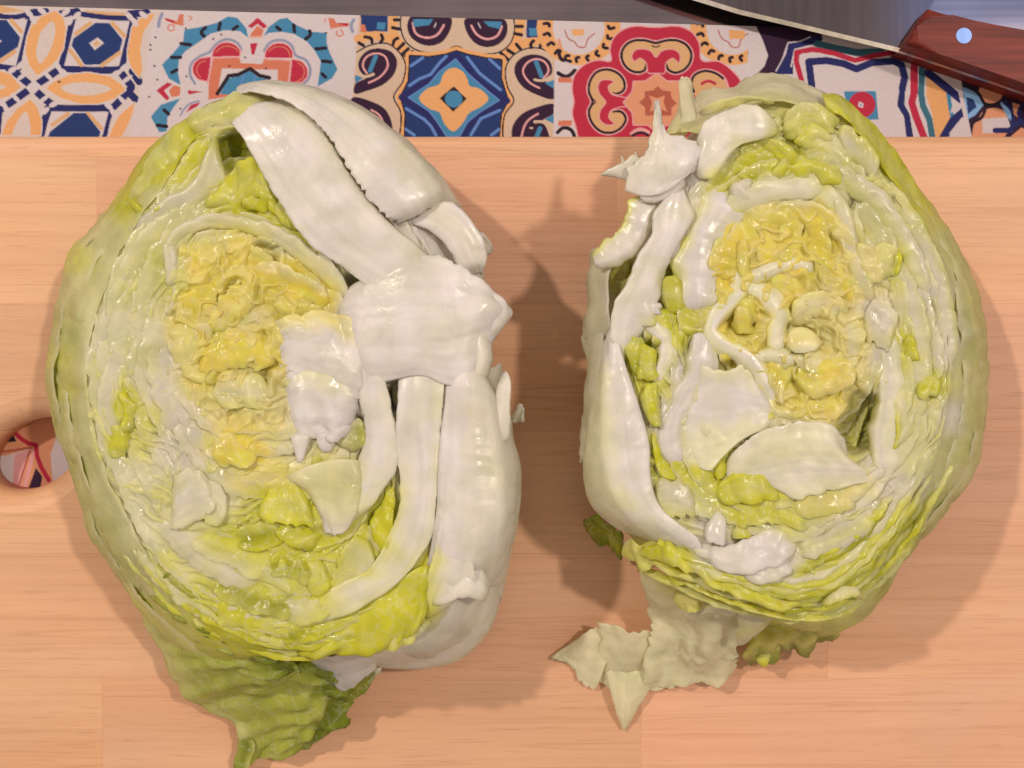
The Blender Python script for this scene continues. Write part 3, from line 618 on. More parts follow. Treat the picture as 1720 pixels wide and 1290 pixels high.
RISE = .42; SOFT = .62; HEART = (0, 0); DROPS = []
FIELD = None; PARENT = None; SEED = [0]

def normals(V):
    du = np.gradient(V, axis=0); dv = np.gradient(V, axis=1); n = np.cross(du, dv)
    return n / (np.linalg.norm(n, axis=-1, keepdims=True) + 1e-12)

def leaf(curves, col='F', name='leaf', blister=.35, bs=5.0, ruff=0.0, rf=9.0, edge=(0, 1), jag=0.0, thick=.6, mat=None, res=.85, label=None, seed=None, parent=None, edgec=None, ridge=0.0, rs=2.2, fold=0.0, fs=14.0, tuck=None, curl=None, cross=0, skirt=None, taper=None, plunge=1.3, crump=None, raw=False):
    """curves: traced lines (x, y, z mm), each running along the leaf; lofted across.
    blister: mm of puckering; ruff: mm of frill growing to the edges named in edge; jag: torn edge; ridge: mm of veins along the length"""
    SEED[0] += 1; sd = (seed if seed is not None else SEED[0]) * 7.13
    C = [np.array(c, float) for c in curves]
    for c in C: c[:, 2] = np.where(c[:, 2] > 57, 57 + (c[:, 2] - 57) * RISE, c[:, 2])
    thick = min(thick, 1.0) * .7; blister *= SOFT * (.38 if mat is M_RIB else .9 if name == 'heart_leaf' else .85)
    if mat is M_RIB and not ridge: ridge = .10; rs = 1.4
    if name in ('leaf', 'heart_leaf') and not jag: jag = .13
    if name in ('leaf_rib', 'stem') and not jag and not raw: jag = .025
    ln = max(np.linalg.norm(np.diff(c[:, :2], axis=0), axis=1).sum() * PX * .87 for c in C)
    nu = int(np.clip(ln / res, 8, 260)); tu = np.linspace(0, 1, nu)
    R = np.stack([cr(c, tu) for c in C], 0)                      # (K, nu, 3)
    wd = np.linalg.norm(np.diff(R[:, :, :2], axis=0), axis=-1).sum(0).max() * PX * .87
    nv = int(np.clip(wd / res, 5, 160)); tv = np.linspace(0, 1, nv)
    if isinstance(col, str) and set(col) <= set('lxdkm') and name == 'leaf' and crump is None: R[:, :, 2] += .9; fold = max(fold, 1.3); fs = 6
    flat = name in ('leaf', 'leaf_rib', 'heart_leaf', 'stem', 'core') and wd < 20 and not raw
    if flat and len(C) > 1:
        k_ = np.interp(wd, [7, 24], [.12, .40]); mz = R[:, :, 2].mean(0, keepdims=True)
        R[:, :, 2] = mz + (R[:, :, 2] - mz) * k_
        low = R[:, :, 2] > 55
        R[:, :, 2] = np.where(low, 57.4 + (R[:, :, 2] - 57.4) * np.interp(wd, [4, 8, 16], [.25, .45, .9]), R[:, :, 2])
        # like the wall of a cup: the side towards the heart runs down into the head
        ra = np.hypot(R[0, :, 0] - HEART[0], R[0, :, 1] - HEART[1]).mean(); rb = np.hypot(R[-1, :, 0] - HEART[0], R[-1, :, 1] - HEART[1]).mean()
        inner = 0 if ra < rb else -1; mid = np.linspace(0, 1, len(C)) if inner == -1 else np.linspace(1, 0, len(C))
        R[:, :, 2] += (.4 - (plunge if wd < 13 else .4 * plunge) * mid ** 2.0)[:, None]
        # ends run out to a point, edges waver
        pin = 1 - ((.8 if wd < 13 else .5) if taper is None else taper) * (np.clip(1 - tu / .22, 0, 1) ** 2 + np.clip(1 - (1 - tu) / .22, 0, 1) ** 2)
        cen = R[:, :, :2].mean(0, keepdims=True); wav = 1 + (.16 if wd < 13 else .07) * n3(tu * ln / 7, sd, 2.2, 3)
        R[:, :, :2] = cen + (R[:, :, :2] - cen) * (pin * wav)[None, :, None]
    if len(C) > 1:
        G = cr(R, tv)                                            # (nv, nu, 3)
        if jag:
            def ragged(L, q_): return jag * (n3(L / 2.2, sd, q_, 3) * .6 + .5 * np.abs(n3(L / 5.5, sd, q_ + 5, 2)) + .25 * np.abs(n3(L / 1.1, sd, q_ + 8, 1)))
            lo = np.clip(ragged(tu * ln, 13.3), 0, .45) if 0 in edge else 0 * tu; hi = 1 - (np.clip(ragged(tu * ln, 3.3), 0, .45) if 1 in edge else 0 * tu)
            k = lo[None] + (hi - lo)[None] * tv[:, None]; kk = k * (nv - 1); i0 = np.clip(kk.astype(int), 0, nv - 2); f = (kk - i0)[..., None]
            ui = np.arange(nu)[None].repeat(nv, 0); G = G[i0, ui] * (1 - f) + G[i0 + 1, ui] * f
            if name == 'torn_leaf':
                lo = np.clip(ragged(tv * wd, 23.3) * wd / ln, 0, .3); hi = 1 - np.clip(ragged(tv * wd, 33.3) * wd / ln, 0, .3)
                kk = (lo[:, None] + (hi - lo)[:, None] * tu[None]) * (nu - 1); i0 = np.clip(kk.astype(int), 0, nu - 2); f = (kk - i0)[..., None]
                vi = np.arange(nv)[:, None].repeat(nu, 1); G = G[vi, i0] * (1 - f) + G[vi, i0 + 1] * f
        G = G.transpose(1, 0, 2)                                 # (nu, nv, 3)
    if skirt is None: skirt = 0
    nsk = 0
    if tuck is None: tuck = 2.6 if thick < .95 else 1.6
    if curl is None: curl = 0 if wd > 13 else .25
    tz = tuck * (np.clip(1 - tu / .14, 0, 1) ** 1.8 + np.clip(1 - (1 - tu) / .14, 0, 1) ** 1.8)
    G = G.copy(); G[..., 2] -= tz[:, None] + (curl * np.abs(2 * tv - 1) ** 5)[None]
    if skirt:
        nsk = 4; ext = []
        for e0, e1 in ((0, 1), (-1, -2)):
            d_ = G[:, e0, :2] - G[:, e1, :2]; d_ = d_ / (np.linalg.norm(d_, axis=-1, keepdims=True) + 1e-6)
            rows_ = [np.concatenate([G[:, e0, :2] + d_ * o_, np.maximum(G[:, e0, 2:] - skirt * z_, 2)], -1) for o_, z_ in ((1.2, .1), (2.2, .3), (2.8, .62), (3.0, 1.0))]
            ext.append(rows_)
        G = np.concatenate([np.stack(ext[0][::-1], 1), G, np.stack(ext[1], 1)], 1)
    tv0, nv0 = tv, nv
    tv = np.concatenate([np.zeros(nsk), tv, np.ones(nsk)]); nv = nv + 2 * nsk
    V = P(G[..., 0], G[..., 1], G[..., 2])
    Nn = normals(V); Nn *= np.sign(np.mean(Nn[..., 2]) + 1e-9)
    mm = V * 1000
    d = .02 * fbm(mm / 1.8 + sd, 2) * min(1, blister * 2) + blister * (.65 * fbm(mm / bs + sd, 3) + .5 * (1 - 2 * np.abs(perlin(mm / (bs * .8) + sd + 40))))
    cp = (.5 if name == 'heart_leaf' else .40 if mat is None and name == 'leaf' else .35 if name == 'leaf' or (name == 'torn_leaf' and mat is M_RIB) else .10 if name == 'stem' else .06 if name == 'leaf_rib' else .4 if name == 'outer_leaf' and mat is None else .25) if crump is None else crump
    wv = np.stack([fbm(mm / 9 + sd, 2), fbm(mm / 9 + sd + 50, 2), fbm(mm / 9 + sd + 90, 2)], -1)
    d = d + cp * (.85 * (.45 - 1.6 * np.abs(perlin(mm / 7.5 + .9 * wv + sd))) + .32 * (.45 - 1.8 * np.abs(perlin(mm / 3.6 + 1.1 * wv + sd + 7))))
    U, Vv = np.meshgrid(tu * ln, tv * wd, indexing='ij')
    if fold: d = d + fold * (n3(U / fs, Vv / (fs * 2.5), sd, 2))
    if ridge: d = d + ridge * n3(Vv / rs, U / 45, sd, 2)
    if cross: d = d + cross * n3(U / 1.15, Vv / 9, sd + 2, 1) * (np.exp(-((tv - .42) / .13) ** 2)[None] * np.exp(-((tu - .5) / .22) ** 2)[:, None])
    if ruff:
        e = np.zeros_like(tv)
        if 0 in edge: e = np.maximum(e, (1 - tv) ** 1.6)
        if 1 in edge: e = np.maximum(e, tv ** 1.6)
        d = d + ruff * e[None] * 1.3 * n3(U / rf, Vv / (rf * 2), sd + 5, 2)
    V = V + Nn * d[..., None] * MM
    V[..., 2] = np.maximum(V[..., 2], .0004)
    if isinstance(col, str) and col == 'F': cols = FIELD(G[..., 0], G[..., 1])
    else:
        cc = np.array([PAL[k] for k in col]); 
        if len(cc) == 1: cols = np.broadcast_to(cc[0], V.shape).copy()
        else:
            tt = tv if '|' not in name else tu
            s = np.linspace(0, 1, len(cc)); cols = np.stack([np.interp(tv, s, cc[:, k]) for k in range(3)], -1)[None].repeat(nu, 0)
            wob = .16 * n3(U / 9, Vv / 9, sd + 9, 2); ti = np.clip(tv[None] + wob, 0, 1)
            cols = np.stack([np.interp(ti, s, cc[:, k]) for k in range(3)], -1)
    if raw: inner = -1
    if flat and not (isinstance(col, str) and col == 'F'):
        a_ = (.12 + .75 * (np.clip(1 - tu / .25, 0, 1) ** 1.3 + np.clip(1 - (1 - tu) / .25, 0, 1) ** 1.3))[:, None] + .35 * n3(U / 8, Vv / 6, sd + 31, 2)
        a_ = a_ + .55 * ((tv if inner == -1 else 1 - tv)[None] ** 2.5)
        a_ = np.clip(a_, 0, .95)[..., None]; cols = cols * (1 - a_) + FIELD(G[..., 0], G[..., 1]) * a_
    cols = cols * (1 + .07 * fbm(mm / 6 + sd + 3, 2) + (.07 if mat is M_RIB else .09) * n3(Vv / 1.5, U / 32, sd + 21, 2))[..., None]
    if mat is M_RIB:
        a_ = np.clip(.16 + .55 * fbm(mm / 13 + sd + 60, 2), 0, .55)[..., None]; cols = cols * (1 - a_) + cols * np.array((.93, .945, .80)) * a_
        a_ = np.clip(.55 * fbm(mm / 17 + sd + 80, 2), 0, .4)[..., None]; cols = cols * (1 - a_) + cols * np.array((.90, .87, .90)) * a_
    if nsk:
        fc = FIELD(G[..., 0], G[..., 1]); a_ = np.concatenate([[.9, .75, .5, .2], 0 * tv0, [.2, .5, .75, .9]])[None, :, None]; cols = cols * (1 - a_) + fc * a_
    if edgec is not None:
        a = np.zeros_like(tv)
        if 0 in edge: a = np.maximum(a, np.exp(-tv * wd / .9))
        if 1 in edge: a = np.maximum(a, np.exp(-(1 - tv) * wd / .9))
        a = (.75 * a)[None, :, None]; cols = cols * (1 - a) + PAL[edgec] * a
    if name in ('leaf_rib', 'leaf', 'stem') : DROPS.append((V[2:-2, 2:-2].reshape(-1, 3), Nn[2:-2, 2:-2].reshape(-1, 3), thick))
    o = mesh_from_np(name, V.reshape(-1, 3), grid_faces(nu, nv), mat or M_LEAF, parent or PARENT, np.clip(cols, 0, .9).reshape(-1, 3))
    m = o.modifiers.new('thickness', 'SOLIDIFY'); m.thickness = thick * MM; m.offset = 0
    wn = o.modifiers.new('crisp edges', 'WEIGHTED_NORMAL'); wn.weight = 80; wn.thresh = .02
    if label: o['label'] = label
    return o

def polar(contour, cx, cy, th):
    p = np.array(contour, float); p = cr(np.vstack([p, p[:1]]), np.linspace(0, 1, 400))
    a = np.arctan2(p[:, 1] - cy, p[:, 0] - cx); r = np.hypot(p[:, 0] - cx, p[:, 1] - cy)
    k = np.argsort(a); a = a[k]; r = r[k]
    a = np.concatenate([a - 2 * math.pi, a, a + 2 * math.pi]); r = np.concatenate([r, r, r])
    return np.interp(th, a, r)
def wrap(th): return (th + math.pi) % (2 * math.pi) - math.pi

def packed(cx, cy, rim, heart, zc, K, seed, wide=(26, 44), drops=(2, 5), name='leaf', bl=.5, ru=.5, cav=()):
    """nested cut leaves between the rim and the heart: each arc is a leaf of its own, its cut edge up"""
    rg = random.Random(seed)
    for k in range(K):
        t0 = (k + .3) / K
        a = rg.uniform(0, 2 * math.pi); end = a + 2 * math.pi
        while a < end - .25:
            span = min(rg.uniform(1.0, 2.3), end - a + .35)
            th = np.linspace(a, a + span, int(70 + 60 * span)); a += span - .35
            thw = wrap(th); ro = polar(rim, cx, cy, thw); rh = polar(heart, cx, cy, thw)
            t = t0 + rg.uniform(-.25, .25) / K
            r = rh + (ro - rh) * (1 - t)
            u = (th - th[0]) / span; L = (r.mean() * span) * PX * .87
            sd = rg.uniform(0, 99)
            r = r + (9 * n3(u * L / 16, sd, 0, 2) + 4 * n3(u * L / 5, sd, 5, 2)) - 10 * (np.abs(2 * u - 1) ** 6)
            wpx = rg.uniform(*wide)
            z0 = zc + rg.uniform(-2.0, 1.2) + 1.6 * n3(u * L / 14, sd, 9, 2) - 2.5 * (np.abs(2 * u - 1) ** 5)
            drop = rg.uniform(*drops)
            cs = []
            for v, dz in ((0, 0), (.28, .12), (.62, .45), (1, 1)):
                rr = r - wpx * v + v * 6 * n3(u * L / 7, sd, 20 + v, 2)
                x_ = cx + rr * np.cos(thw); y_ = cy + rr * np.sin(thw)
                cs.append(np.stack([x_, y_, z0 - drop * dz - sum(dc * 1.3 * np.exp(-(((x_ - xc) ** 2 + (y_ - yc) ** 2) / (rc * 1.1) ** 2) ** 2) for xc, yc, rc, dc in cav)], -1))
            leaf(cs, 'F', name, blister=bl, bs=5.0, ruff=ru, rf=9, edge=(0,), thick=.32, res=.9, seed=rg.uniform(1, 900), edgec='c', jag=.14)

def face(cx, cy, rim, heart, zc, seed, cav=(), shrink=1.0):
    """the crumpled leaves packed inside, cut through: wavy shingled layers round a frilled heart"""
    nr, nt = 230, 560
    th = np.linspace(-math.pi, math.pi, nt); ro = polar(rim, cx, cy, th) * shrink; rh = polar(heart, cx, cy, th)
    q = np.linspace(0, 1, nr); R_ = ro[:, None] * q
    X_ = cx + R_ * np.cos(th)[:, None]; Y_ = cy + R_ * np.sin(th)[:, None]
    p = np.stack([X_, Y_, 0 * X_ + seed * 31], -1)
    inh = 1 / (1 + np.exp((R_ - rh[:, None]) / 9))                                     # 1 in the heart
    warp = fbm(p / 80, 2)
    ph = (R_ + 30 * warp + 3 * perlin(p / 24)) / 17.0
    fr = ph - np.floor(ph)
    amp = np.clip(.7 + 1.3 * fbm(p / 60 + 7, 2), 0.05, 1.7)
    saw = np.sin(np.pi * np.clip(fr / .86, 0, 1) / 2) * np.clip((1 - fr) / .14, 0, 1)
    w3 = np.stack([fbm(p / 45 + 3, 2), fbm(p / 45 + 9, 2), 0 * X_], -1)
    arc = th[:, None] * 230 + 0 * R_
    lay = np.stack([arc / 60 + 2 * warp, R_ / 13 + 3 * warp, 0 * X_ + seed], -1)                # drawn out along the layers
    s1 = perlin(lay); s2 = perlin(lay * 1.9 + 31)
    cr1 = 1 - 2.2 * np.abs(perlin(p / 66 + .9 * w3)); cr2 = 1 - 2.2 * np.abs(perlin(p / 29 + 1.1 * w3 + 5))
    z = zc + (1 - inh) * (1.1 * amp * (saw - .5) + .9 * s1 + .4 * s2 + .5 * cr1) + inh * (2.3 * cr1 + 1.0 * cr2 - .9)
    z = z - 10 * np.clip(q - .94, 0, 1)[None]
    for x, y, r, dz in cav:
        z = z - dz * np.exp(-(((X_ - x) ** 2 + (Y_ - y) ** 2) / r ** 2) ** 2)
    V = P(X_, Y_, z); c = FIELD(X_ + 8 * w3[..., 0], Y_ + 8 * w3[..., 1]) * (1 + .08 * fbm(p / 22 + 5, 3))[..., None]
    e = (np.clip((fr - .72) / .2, 0, 1) * (1 - inh) * .55 * np.clip(amp, 0, 1) + inh * np.clip(cr1 - .35, 0, 1) * .5)[..., None]
    c = c * (1 - e) + PAL['c'] * e
    e = ((1 - inh) * np.clip(.12 + .75 * s1 + .3 * s2, 0, .55))[..., None]; c = c * (1 - e) + PAL['x'] * e          # greener blade between the paler layers
    o = mesh_from_np('leaf_mass', V.reshape(-1, 3), grid_faces(nt, nr), M_LEAF, PARENT, np.clip(c, 0, .93).reshape(-1, 3)); o['kind'] = 'stuff'
    return o

def shells(cx, cy, sil, rim, zr, seed, arcs, foot=.70):
    """the outer leaves that wrap the head: from the cut rim, or from lower down, over the girth to the board"""
    for (a0, a1, off, top) in arcs:
        a0, a1 = math.radians(a0), math.radians(a1)
        th = np.linspace(a0, a1, int(60 * (a1 - a0)) + 8); thw = wrap(th); sd = seed + off * 3 + a0
        sil_r = polar(sil, cx, cy, thw); rim_r = polar(rim, cx, cy, thw)
        e = np.abs(2 * (th - a0) / (a1 - a0) - 1) ** 6
        ro = sil_r + off - 4 * e; rr = rim_r + off - 4 * e
        rip = lambda k, s: s * n3(th * 5, k * 2.3, sd, 2)
        def curve(r, z, k, s=4):
            r = r + rip(k, s); return np.stack([cx + r * np.cos(thw), cy + r * np.sin(thw), np.maximum(z + .25 * rip(k + 7, s), .6)], -1)
        full = [(rr - 4, 1, 0, 5), (rr * .55 + ro * .45, .86, 1, 4), (rr * .2 + ro * .8, .70, 2, 4), (ro, .47, 3, 4), (ro * .97, .26, 4, 4), (ro * .88, .09, 5, 2), (ro * foot, .014, 6, .5)]
        if top:
            t = top; r0 = rr * (1 - t) + ro * t + 5 * n3(th * 4, 1, sd, 2); z0 = 1 - .36 * t + .06 * n3(th * 3, 5, sd, 2)
            full = [(r0, z0, 0, 3)] + [f for f in full if np.mean(f[1]) < np.mean(z0) - .1]
        cs = [curve(r, zr * z + 0 * th, k, s) for r, z, k, s in full]
        leaf(cs, 'F', 'outer_leaf', blister=.6, bs=7, fold=.5, fs=9, ridge=.6, rs=5.0, thick=.6, res=1.1, seed=sd, edge=(0,), jag=0, edgec='c' if top else None, ruff=.5 if top else 0, rf=8)

def strips(path, z, offs, cols, cen, seed, w_=13):
    """thin cut leaf edges lying side by side along the rim"""
    rg = random.Random(seed); p = cr(np.array(path, float), np.linspace(0, 1, 90))
    t = np.gradient(p, axis=0); t /= np.linalg.norm(t, axis=1)[:, None]; n = np.stack([-t[:, 1], t[:, 0]], 1)
    n *= np.sign(((p - np.array(cen)) * n).sum(1))[:, None]
    for k, (o_, c) in enumerate(zip(offs, cols)):
        i0 = rg.randint(0, 22); i1 = 90 - rg.randint(0, 22); q = p[i0:i1] + n[i0:i1] * (o_ + 4 * n3(np.linspace(0, 9, i1 - i0), seed + k, 3, 2))[:, None]; m = n[i0:i1]
        zz = z - max(o_, 0) * .28 + rg.uniform(-.6, .6)
        cs = [np.concatenate([q + m * d_, np.full((len(q), 1), zz + h)], 1) for d_, h in ((w_ * .55, -1.6), (w_ * .2, 0), (-w_ * .25, -.4), (-w_ * .7, -3.0))]
        leaf(cs, c, 'leaf', blister=.4, bs=5, ruff=1.0, rf=7, edge=(0,), jag=.10, thick=.4, crump=.35, seed=seed * 13 + k, plunge=1.0, taper=.3)
def droplets(n, seed):
    """beads of water left on the cut leaves"""
    rg = random.Random(seed); bm = bmesh.new()
    from mathutils import Matrix, Vector
    big = [d for d in DROPS for _ in range(1 + len(d[0]) // 900)]
    for k in range(n):
        V, Nn, t = rg.choice(big); i = rg.randrange(len(V)); nn = Vector(Nn[i]); 
        if nn.z < 0: nn = -nn
        r = rg.choice((.25, .3, .35, .45, .6)) * MM
        p = Vector(V[i]) + nn * (t * .5 * MM + r * .15)
        mt = Matrix.Translation(p) @ nn.to_track_quat('Z', 'Y').to_matrix().to_4x4() @ Matrix.Diagonal((r, r * rg.uniform(.8, 1.1), r * .6, 1))
        bmesh.ops.create_icosphere(bm, subdivisions=2, radius=1, matrix=mt)
    o = bm_obj('water_drops', bm, M_WATER, PARENT, smooth=True); o['kind'] = 'stuff'; DROPS.clear()

def wall(path, side, w_=20, z=59.0, cols='cwwz', deep=4.5, ends=(.35, .35)):
    """a cut leaf seen along its edge: a pale cut band whose far side runs down into the hollow beside it"""
    p = cr(np.array(path, float), np.linspace(0, 1, 60)); t = np.gradient(p, axis=0); t /= np.linalg.norm(t, axis=1)[:, None]
    n = np.stack([-t[:, 1], t[:, 0]], 1) * side; u = np.linspace(0, 1, 60); SEED[0] += 1
    ww = w_ * (1 + .35 * n3(u * 6, SEED[0] * 3.3, 1, 2)) * (1 - (1 - ends[0]) * np.clip(1 - u / .15, 0, 1) ** 2 - (1 - ends[1]) * np.clip(1 - (1 - u) / .15, 0, 1) ** 2)
    zz = z + .8 * n3(u * 5, SEED[0] * 1.7, 4, 2)
    cs = [np.concatenate([p + n * (ww * k)[:, None], (zz + h)[:, None]], 1) for k, h in ((-1.0, -2.6), (-.6, -.9), (-.36, -.05), (.2, .15), (.5, -.9), (.85, -deep))]
    leaf(cs, cols, 'leaf_rib', blister=.25, bs=7, thick=.5, raw=True, curl=0, crump=.10, tuck=2.0, mat=M_RIB, fold=.25, fs=7, res=.6)
# ================================================================== left half
PARENT = thing('lettuce_half', 'bigger half of a cut iceberg lettuce, left, its thick white ribs facing the other half', 'lettuce', tuple(P(460, 640, 0)))
_loc = PARENT.location.copy(); PARENT.location = (0, 0, 0)
FIELD = Field('''
g 95,640 105,560 110,700 175,890 210,950 120,800 140,840
p 125,480 170,400 130,740 160,820 150,620 150,680 190,840 250,985
x 100,600 110,650 130,440
x 240,1020 300,1060 330,1120 420,1150 280,1060
k 480,1190 540,1180 520,1230 450,1230 570,1140
c 165,600 190,540 175,660 180,720 215,800 200,780 230,640 250,560
p 195,480 215,430 240,470 240,510 250,600 280,420
l 207,690 215,660 200,740 190,730
x 230,745 250,700
q 280,600 265,660 300,700 330,730 290,760 320,780
c 230,850 300,890 260,800 250,900
p 270,830 230,930 320,930 300,970 290,850
l 330,1010 380,1000 410,1050 360,1050 500,1055 440,1070 560,1060
x 420,960 450,990 470,1040 300,1020 280,950
c 360,840 330,860 350,800
l 390,910 430,900 470,880 500,910 450,840 520,860 540,940 480,940
x 400,930 360,920 440,970
y 330,450 400,440 350,540 330,500 400,520 420,590 360,600 340,630 440,560 310,560 450,600
z 300,590 420,540 390,660 430,650 440,690 360,670
m 380,750 410,740 430,770
z 350,740 440,790 460,720 400,790
c 480,740 500,700
x 260,420 280,450 300,470
p 300,350 250,370 320,370 250,330
l 240,300 220,340 280,280 310,240 330,260 290,220
l 420,310 470,360 440,340 500,385 390,320
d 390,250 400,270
p 360,195 430,185 490,195
m 500,470 540,490 480,500
y 520,510 470,470
c 580,440 610,480 480,400
w 600,320 700,400 700,550 800,550 650,620 660,700 750,750 820,800 820,900 720,880 640,640 540,600 560,680 600,520
l 640,1040 560,1085 700,1010 660,990 720,960 640,880
q 780,1000 720,1090 820,980 640,1100 700,1100 780,1060
w 700,300 800,420 620,220
''')
SIL_L = [(310,205),(400,158),(500,160),(600,205),(690,265),(755,345),(790,430),(815,520),(820,600),(835,700),(845,800),(840,900),(825,1000),(785,1080),(720,1108),(640,1100),(550,1110),(450,1120),(380,1120),(310,1090),(250,1030),(190,950),(150,880),(125,800),(97,720),(84,640),(88,570),(103,500),(124,430),(160,385),(205,325),(250,260)]
RIM_L = [(330,230),(400,190),(500,195),(590,240),(660,320),(710,400),(750,480),(765,560),(775,640),(775,740),(765,840),(745,930),(700,1010),(650,1055),(580,1080),(480,1085),(400,1065),(320,1010),(245,930),(200,850),(165,770),(148,700),(143,640),(152,560),(177,480),(212,400),(260,330),(300,270)]
HRT_L = [(410,400),(490,440),(545,520),(540,620),(480,690),(400,710),(340,670),(290,600),(285,500),(330,420)]
HEART = (400, 580)
shells(440, 640, SIL_L, RIM_L, 58, 3, [(95, 215, 0, 0), (190, 300, 3, 0), (-70, 20, 0, 0), (10, 110, -2, 0), (120, 190, 3, .45), (165, 240, 5, .75), (100, 160, 5, .8), (200, 262, 6, .35)])
CAV = [(612, 490, 24, 9), (600, 470, 18, 7), (675, 668, 26, 12), (805, 690, 30, 12), (395, 255, 30, 10), (420, 355, 14, 4), (425, 905, 22, 5), (502, 890, 12, 5), (600, 300, 60, 8), (590, 720, 26, 6), (640, 880, 25, 4), (215, 712, 10, 4), (340, 862, 9, 4), (440, 440, 26, 5)]
face(410, 590, RIM_L, HRT_L, 57.0, 4.4, cav=CAV)
packed(410, 590, RIM_L, HRT_L, 58.6, 10, 21, wide=(30, 58), drops=(1.0, 3.2), cav=CAV)

# heart: crumpled yellow leaves
for k, (cs, c) in enumerate([
    ([[(300,400,56),(295,470,55),(300,540,54)],[(330,400,60),(335,470,57),(330,530,58)],[(365,410,57),(370,470,60),(365,530,59)]], 'ymy'),
    ([[(340,412,60),(390,402,61),(435,412,61),(470,440,60)],[(345,440,55),(395,425,54),(440,435,54),(465,460,56)],[(350,480,56),(400,480,55),(440,480,57),(460,490,57)]], 'zyy'),
    ([[(390,470,58),(370,500,59),(340,540,59)],[(420,480,62),(390,515,62),(355,560,62)],[(440,500,58),(415,530,58),(380,575,58)]], 'mzy'),
    ([[(290,500,56),(285,560,57),(300,620,57),(340,660,57)],[(320,510,60),(320,560,60),(335,610,60),(365,640,60)],[(345,530,57),(350,570,57),(365,600,58),(385,620,58)]], 'zzy'),
    ([[(330,580,58),(370,555,60),(420,550,60),(465,565,59)],[(330,610,61),(370,590,62),(420,585,62),(462,600,61)],[(335,640,57),(375,625,58),(420,620,58),(460,625,57)]], 'ymy'),
    ([[(350,640,60),(380,625,61),(420,625,61),(455,635,60)],[(345,660,60),(380,655,60),(420,655,60),(460,660,60)],[(370,690,58),(395,690,59),(430,690,59),(462,690,58)]], 'zcz'),
    ([[(345,735,58),(380,728,60),(420,730,60)],[(345,755,60),(380,750,61),(430,755,60)],[(360,785,58),(400,785,58),(440,780,57)]], 'zym'),
    ([[(290,440,57),(280,500,58),(275,560,58)],[(310,450,59),(300,510,60),(295,565,59)]], 'cz'),
    ([[(430,430,60),(470,440,62),(520,465,62),(560,490,60)],[(430,460,57),(475,475,58),(520,490,58),(560,510,58)],[(435,490,59),(480,505,61),(525,515,61),(562,525,60)]], 'cmy'),
    ([[(455,500,59),(500,508,62),(545,512,62)],[(460,525,60),(505,530,60),(550,530,60)],[(470,545,58),(515,548,58),(560,540,58)]], 'yxm'),
    ([[(400,590,61),(430,575,63),(460,580,62)],[(405,615,60),(435,605,61),(462,612,60)]], 'mz'),
    ([[(395,660,62),(420,650,63),(445,660,62)],[(400,680,60),(425,675,61),(450,678,60)]], 'zc'),
    ([[(300,560,59),(330,545,61),(365,540,60)],[(305,585,60),(335,575,61),(365,570,60)]], 'cz')]):
    leaf(cs, c, 'heart_leaf', blister=1.1, bs=4.2, ruff=1.6, rf=5, edge=(0, 1), thick=.5, jag=.12, seed=50 + k, edgec='z')

# leaves round the heart
leaf([[(262,440,61),(288,388,63),(340,362,64),(400,362,65),(460,378,65),(520,412,66),(570,450,66),(600,490,66)],
      [(275,440,63),(295,400,65),(343,372,66),(400,374,66),(455,388,67),(512,424,67),(560,463,67),(585,505,67)],
      [(288,445,58),(305,412,58),(346,384,59),(400,388,59),(450,404,59),(503,440,59),(548,480,59),(566,525,59)]], 'ccz', 'leaf', blister=.5, ruff=.7, rf=5, edge=(0,), thick=.8, edgec='w')
leaf([[(272,395,60),(276,440,61),(280,490,60)],[(284,398,64),(288,440,65),(292,485,64)],[(298,400,60),(302,440,61),(306,480,60)]], 'cqc', 'leaf', blister=.3, thick=1.0)
leaf([[(300,470,62),(302,500,62),(286,530,61)],[(290,478,60),(288,505,60),(270,535,60)]], 'qc', blister=.4, thick=.7)
leaf([[(170,560,58),(186,480,59),(215,415,60),(262,365,61),(320,335,62)],[(182,562,60),(198,486,61),(228,425,62),(275,378,63),(330,348,63)],[(205,565,56),(222,500,56),(250,440,56),(290,395,57),(340,362,57)]], 'cpx', blister=.7, ruff=.6, rf=7, edge=(0,), thick=.7)
leaf([[(150,720,55),(147,640,56),(160,560,57),(185,480,57),(220,400,57)],[(160,722,58),(158,640,59),(172,565,60),(197,488,60),(232,412,59)],[(185,725,54),(184,645,54),(198,572,55),(222,500,55),(255,430,55)]], 'cqp', blister=.6, ruff=.5, edge=(0,), thick=.8)
leaf([[(170,790,56),(160,720,57),(168,640,58),(185,560,58)],[(185,790,60),(176,720,61),(185,640,61),(202,560,61)],[(215,790,56),(208,720,56),(215,645,56),(232,570,57)]], 'cqc', blister=.7, ruff=.5, edge=(0,), thick=.8)
leaf([[(198,655,60),(205,690,61),(200,725,60)],[(210,660,62),(216,690,63),(212,722,62)],[(226,668,58),(228,695,58),(222,720,58)]], 'llx', blister=1.0, bs=3.5, ruff=1.2, rf=4, thick=.5)
leaf([[(180,725,58),(195,715,60),(215,722,59)],[(178,750,59),(198,745,61),(218,748,60)],[(185,775,57),(205,772,58),(225,772,57)]], 'xlx', blister=1.1, bs=3.5, ruff=1.2, rf=4, thick=.5)
leaf([[(285,830,61),(300,790,62),(330,785,62),(350,800,61)],[(290,870,62),(305,840,64),(335,825,64),(360,830,62)],[(275,900,59),(310,885,61),(345,870,61),(375,850,60)]], 'cwc', blister=.6, thick=.9, ruff=.8)
leaf([[(340,800,60),(370,815,61),(385,840,61)],[(350,835,62),(370,850,63),(380,870,62)],[(330,870,60),(350,880,61),(370,890,60)]], 'qcx', blister=.5, thick=.7)
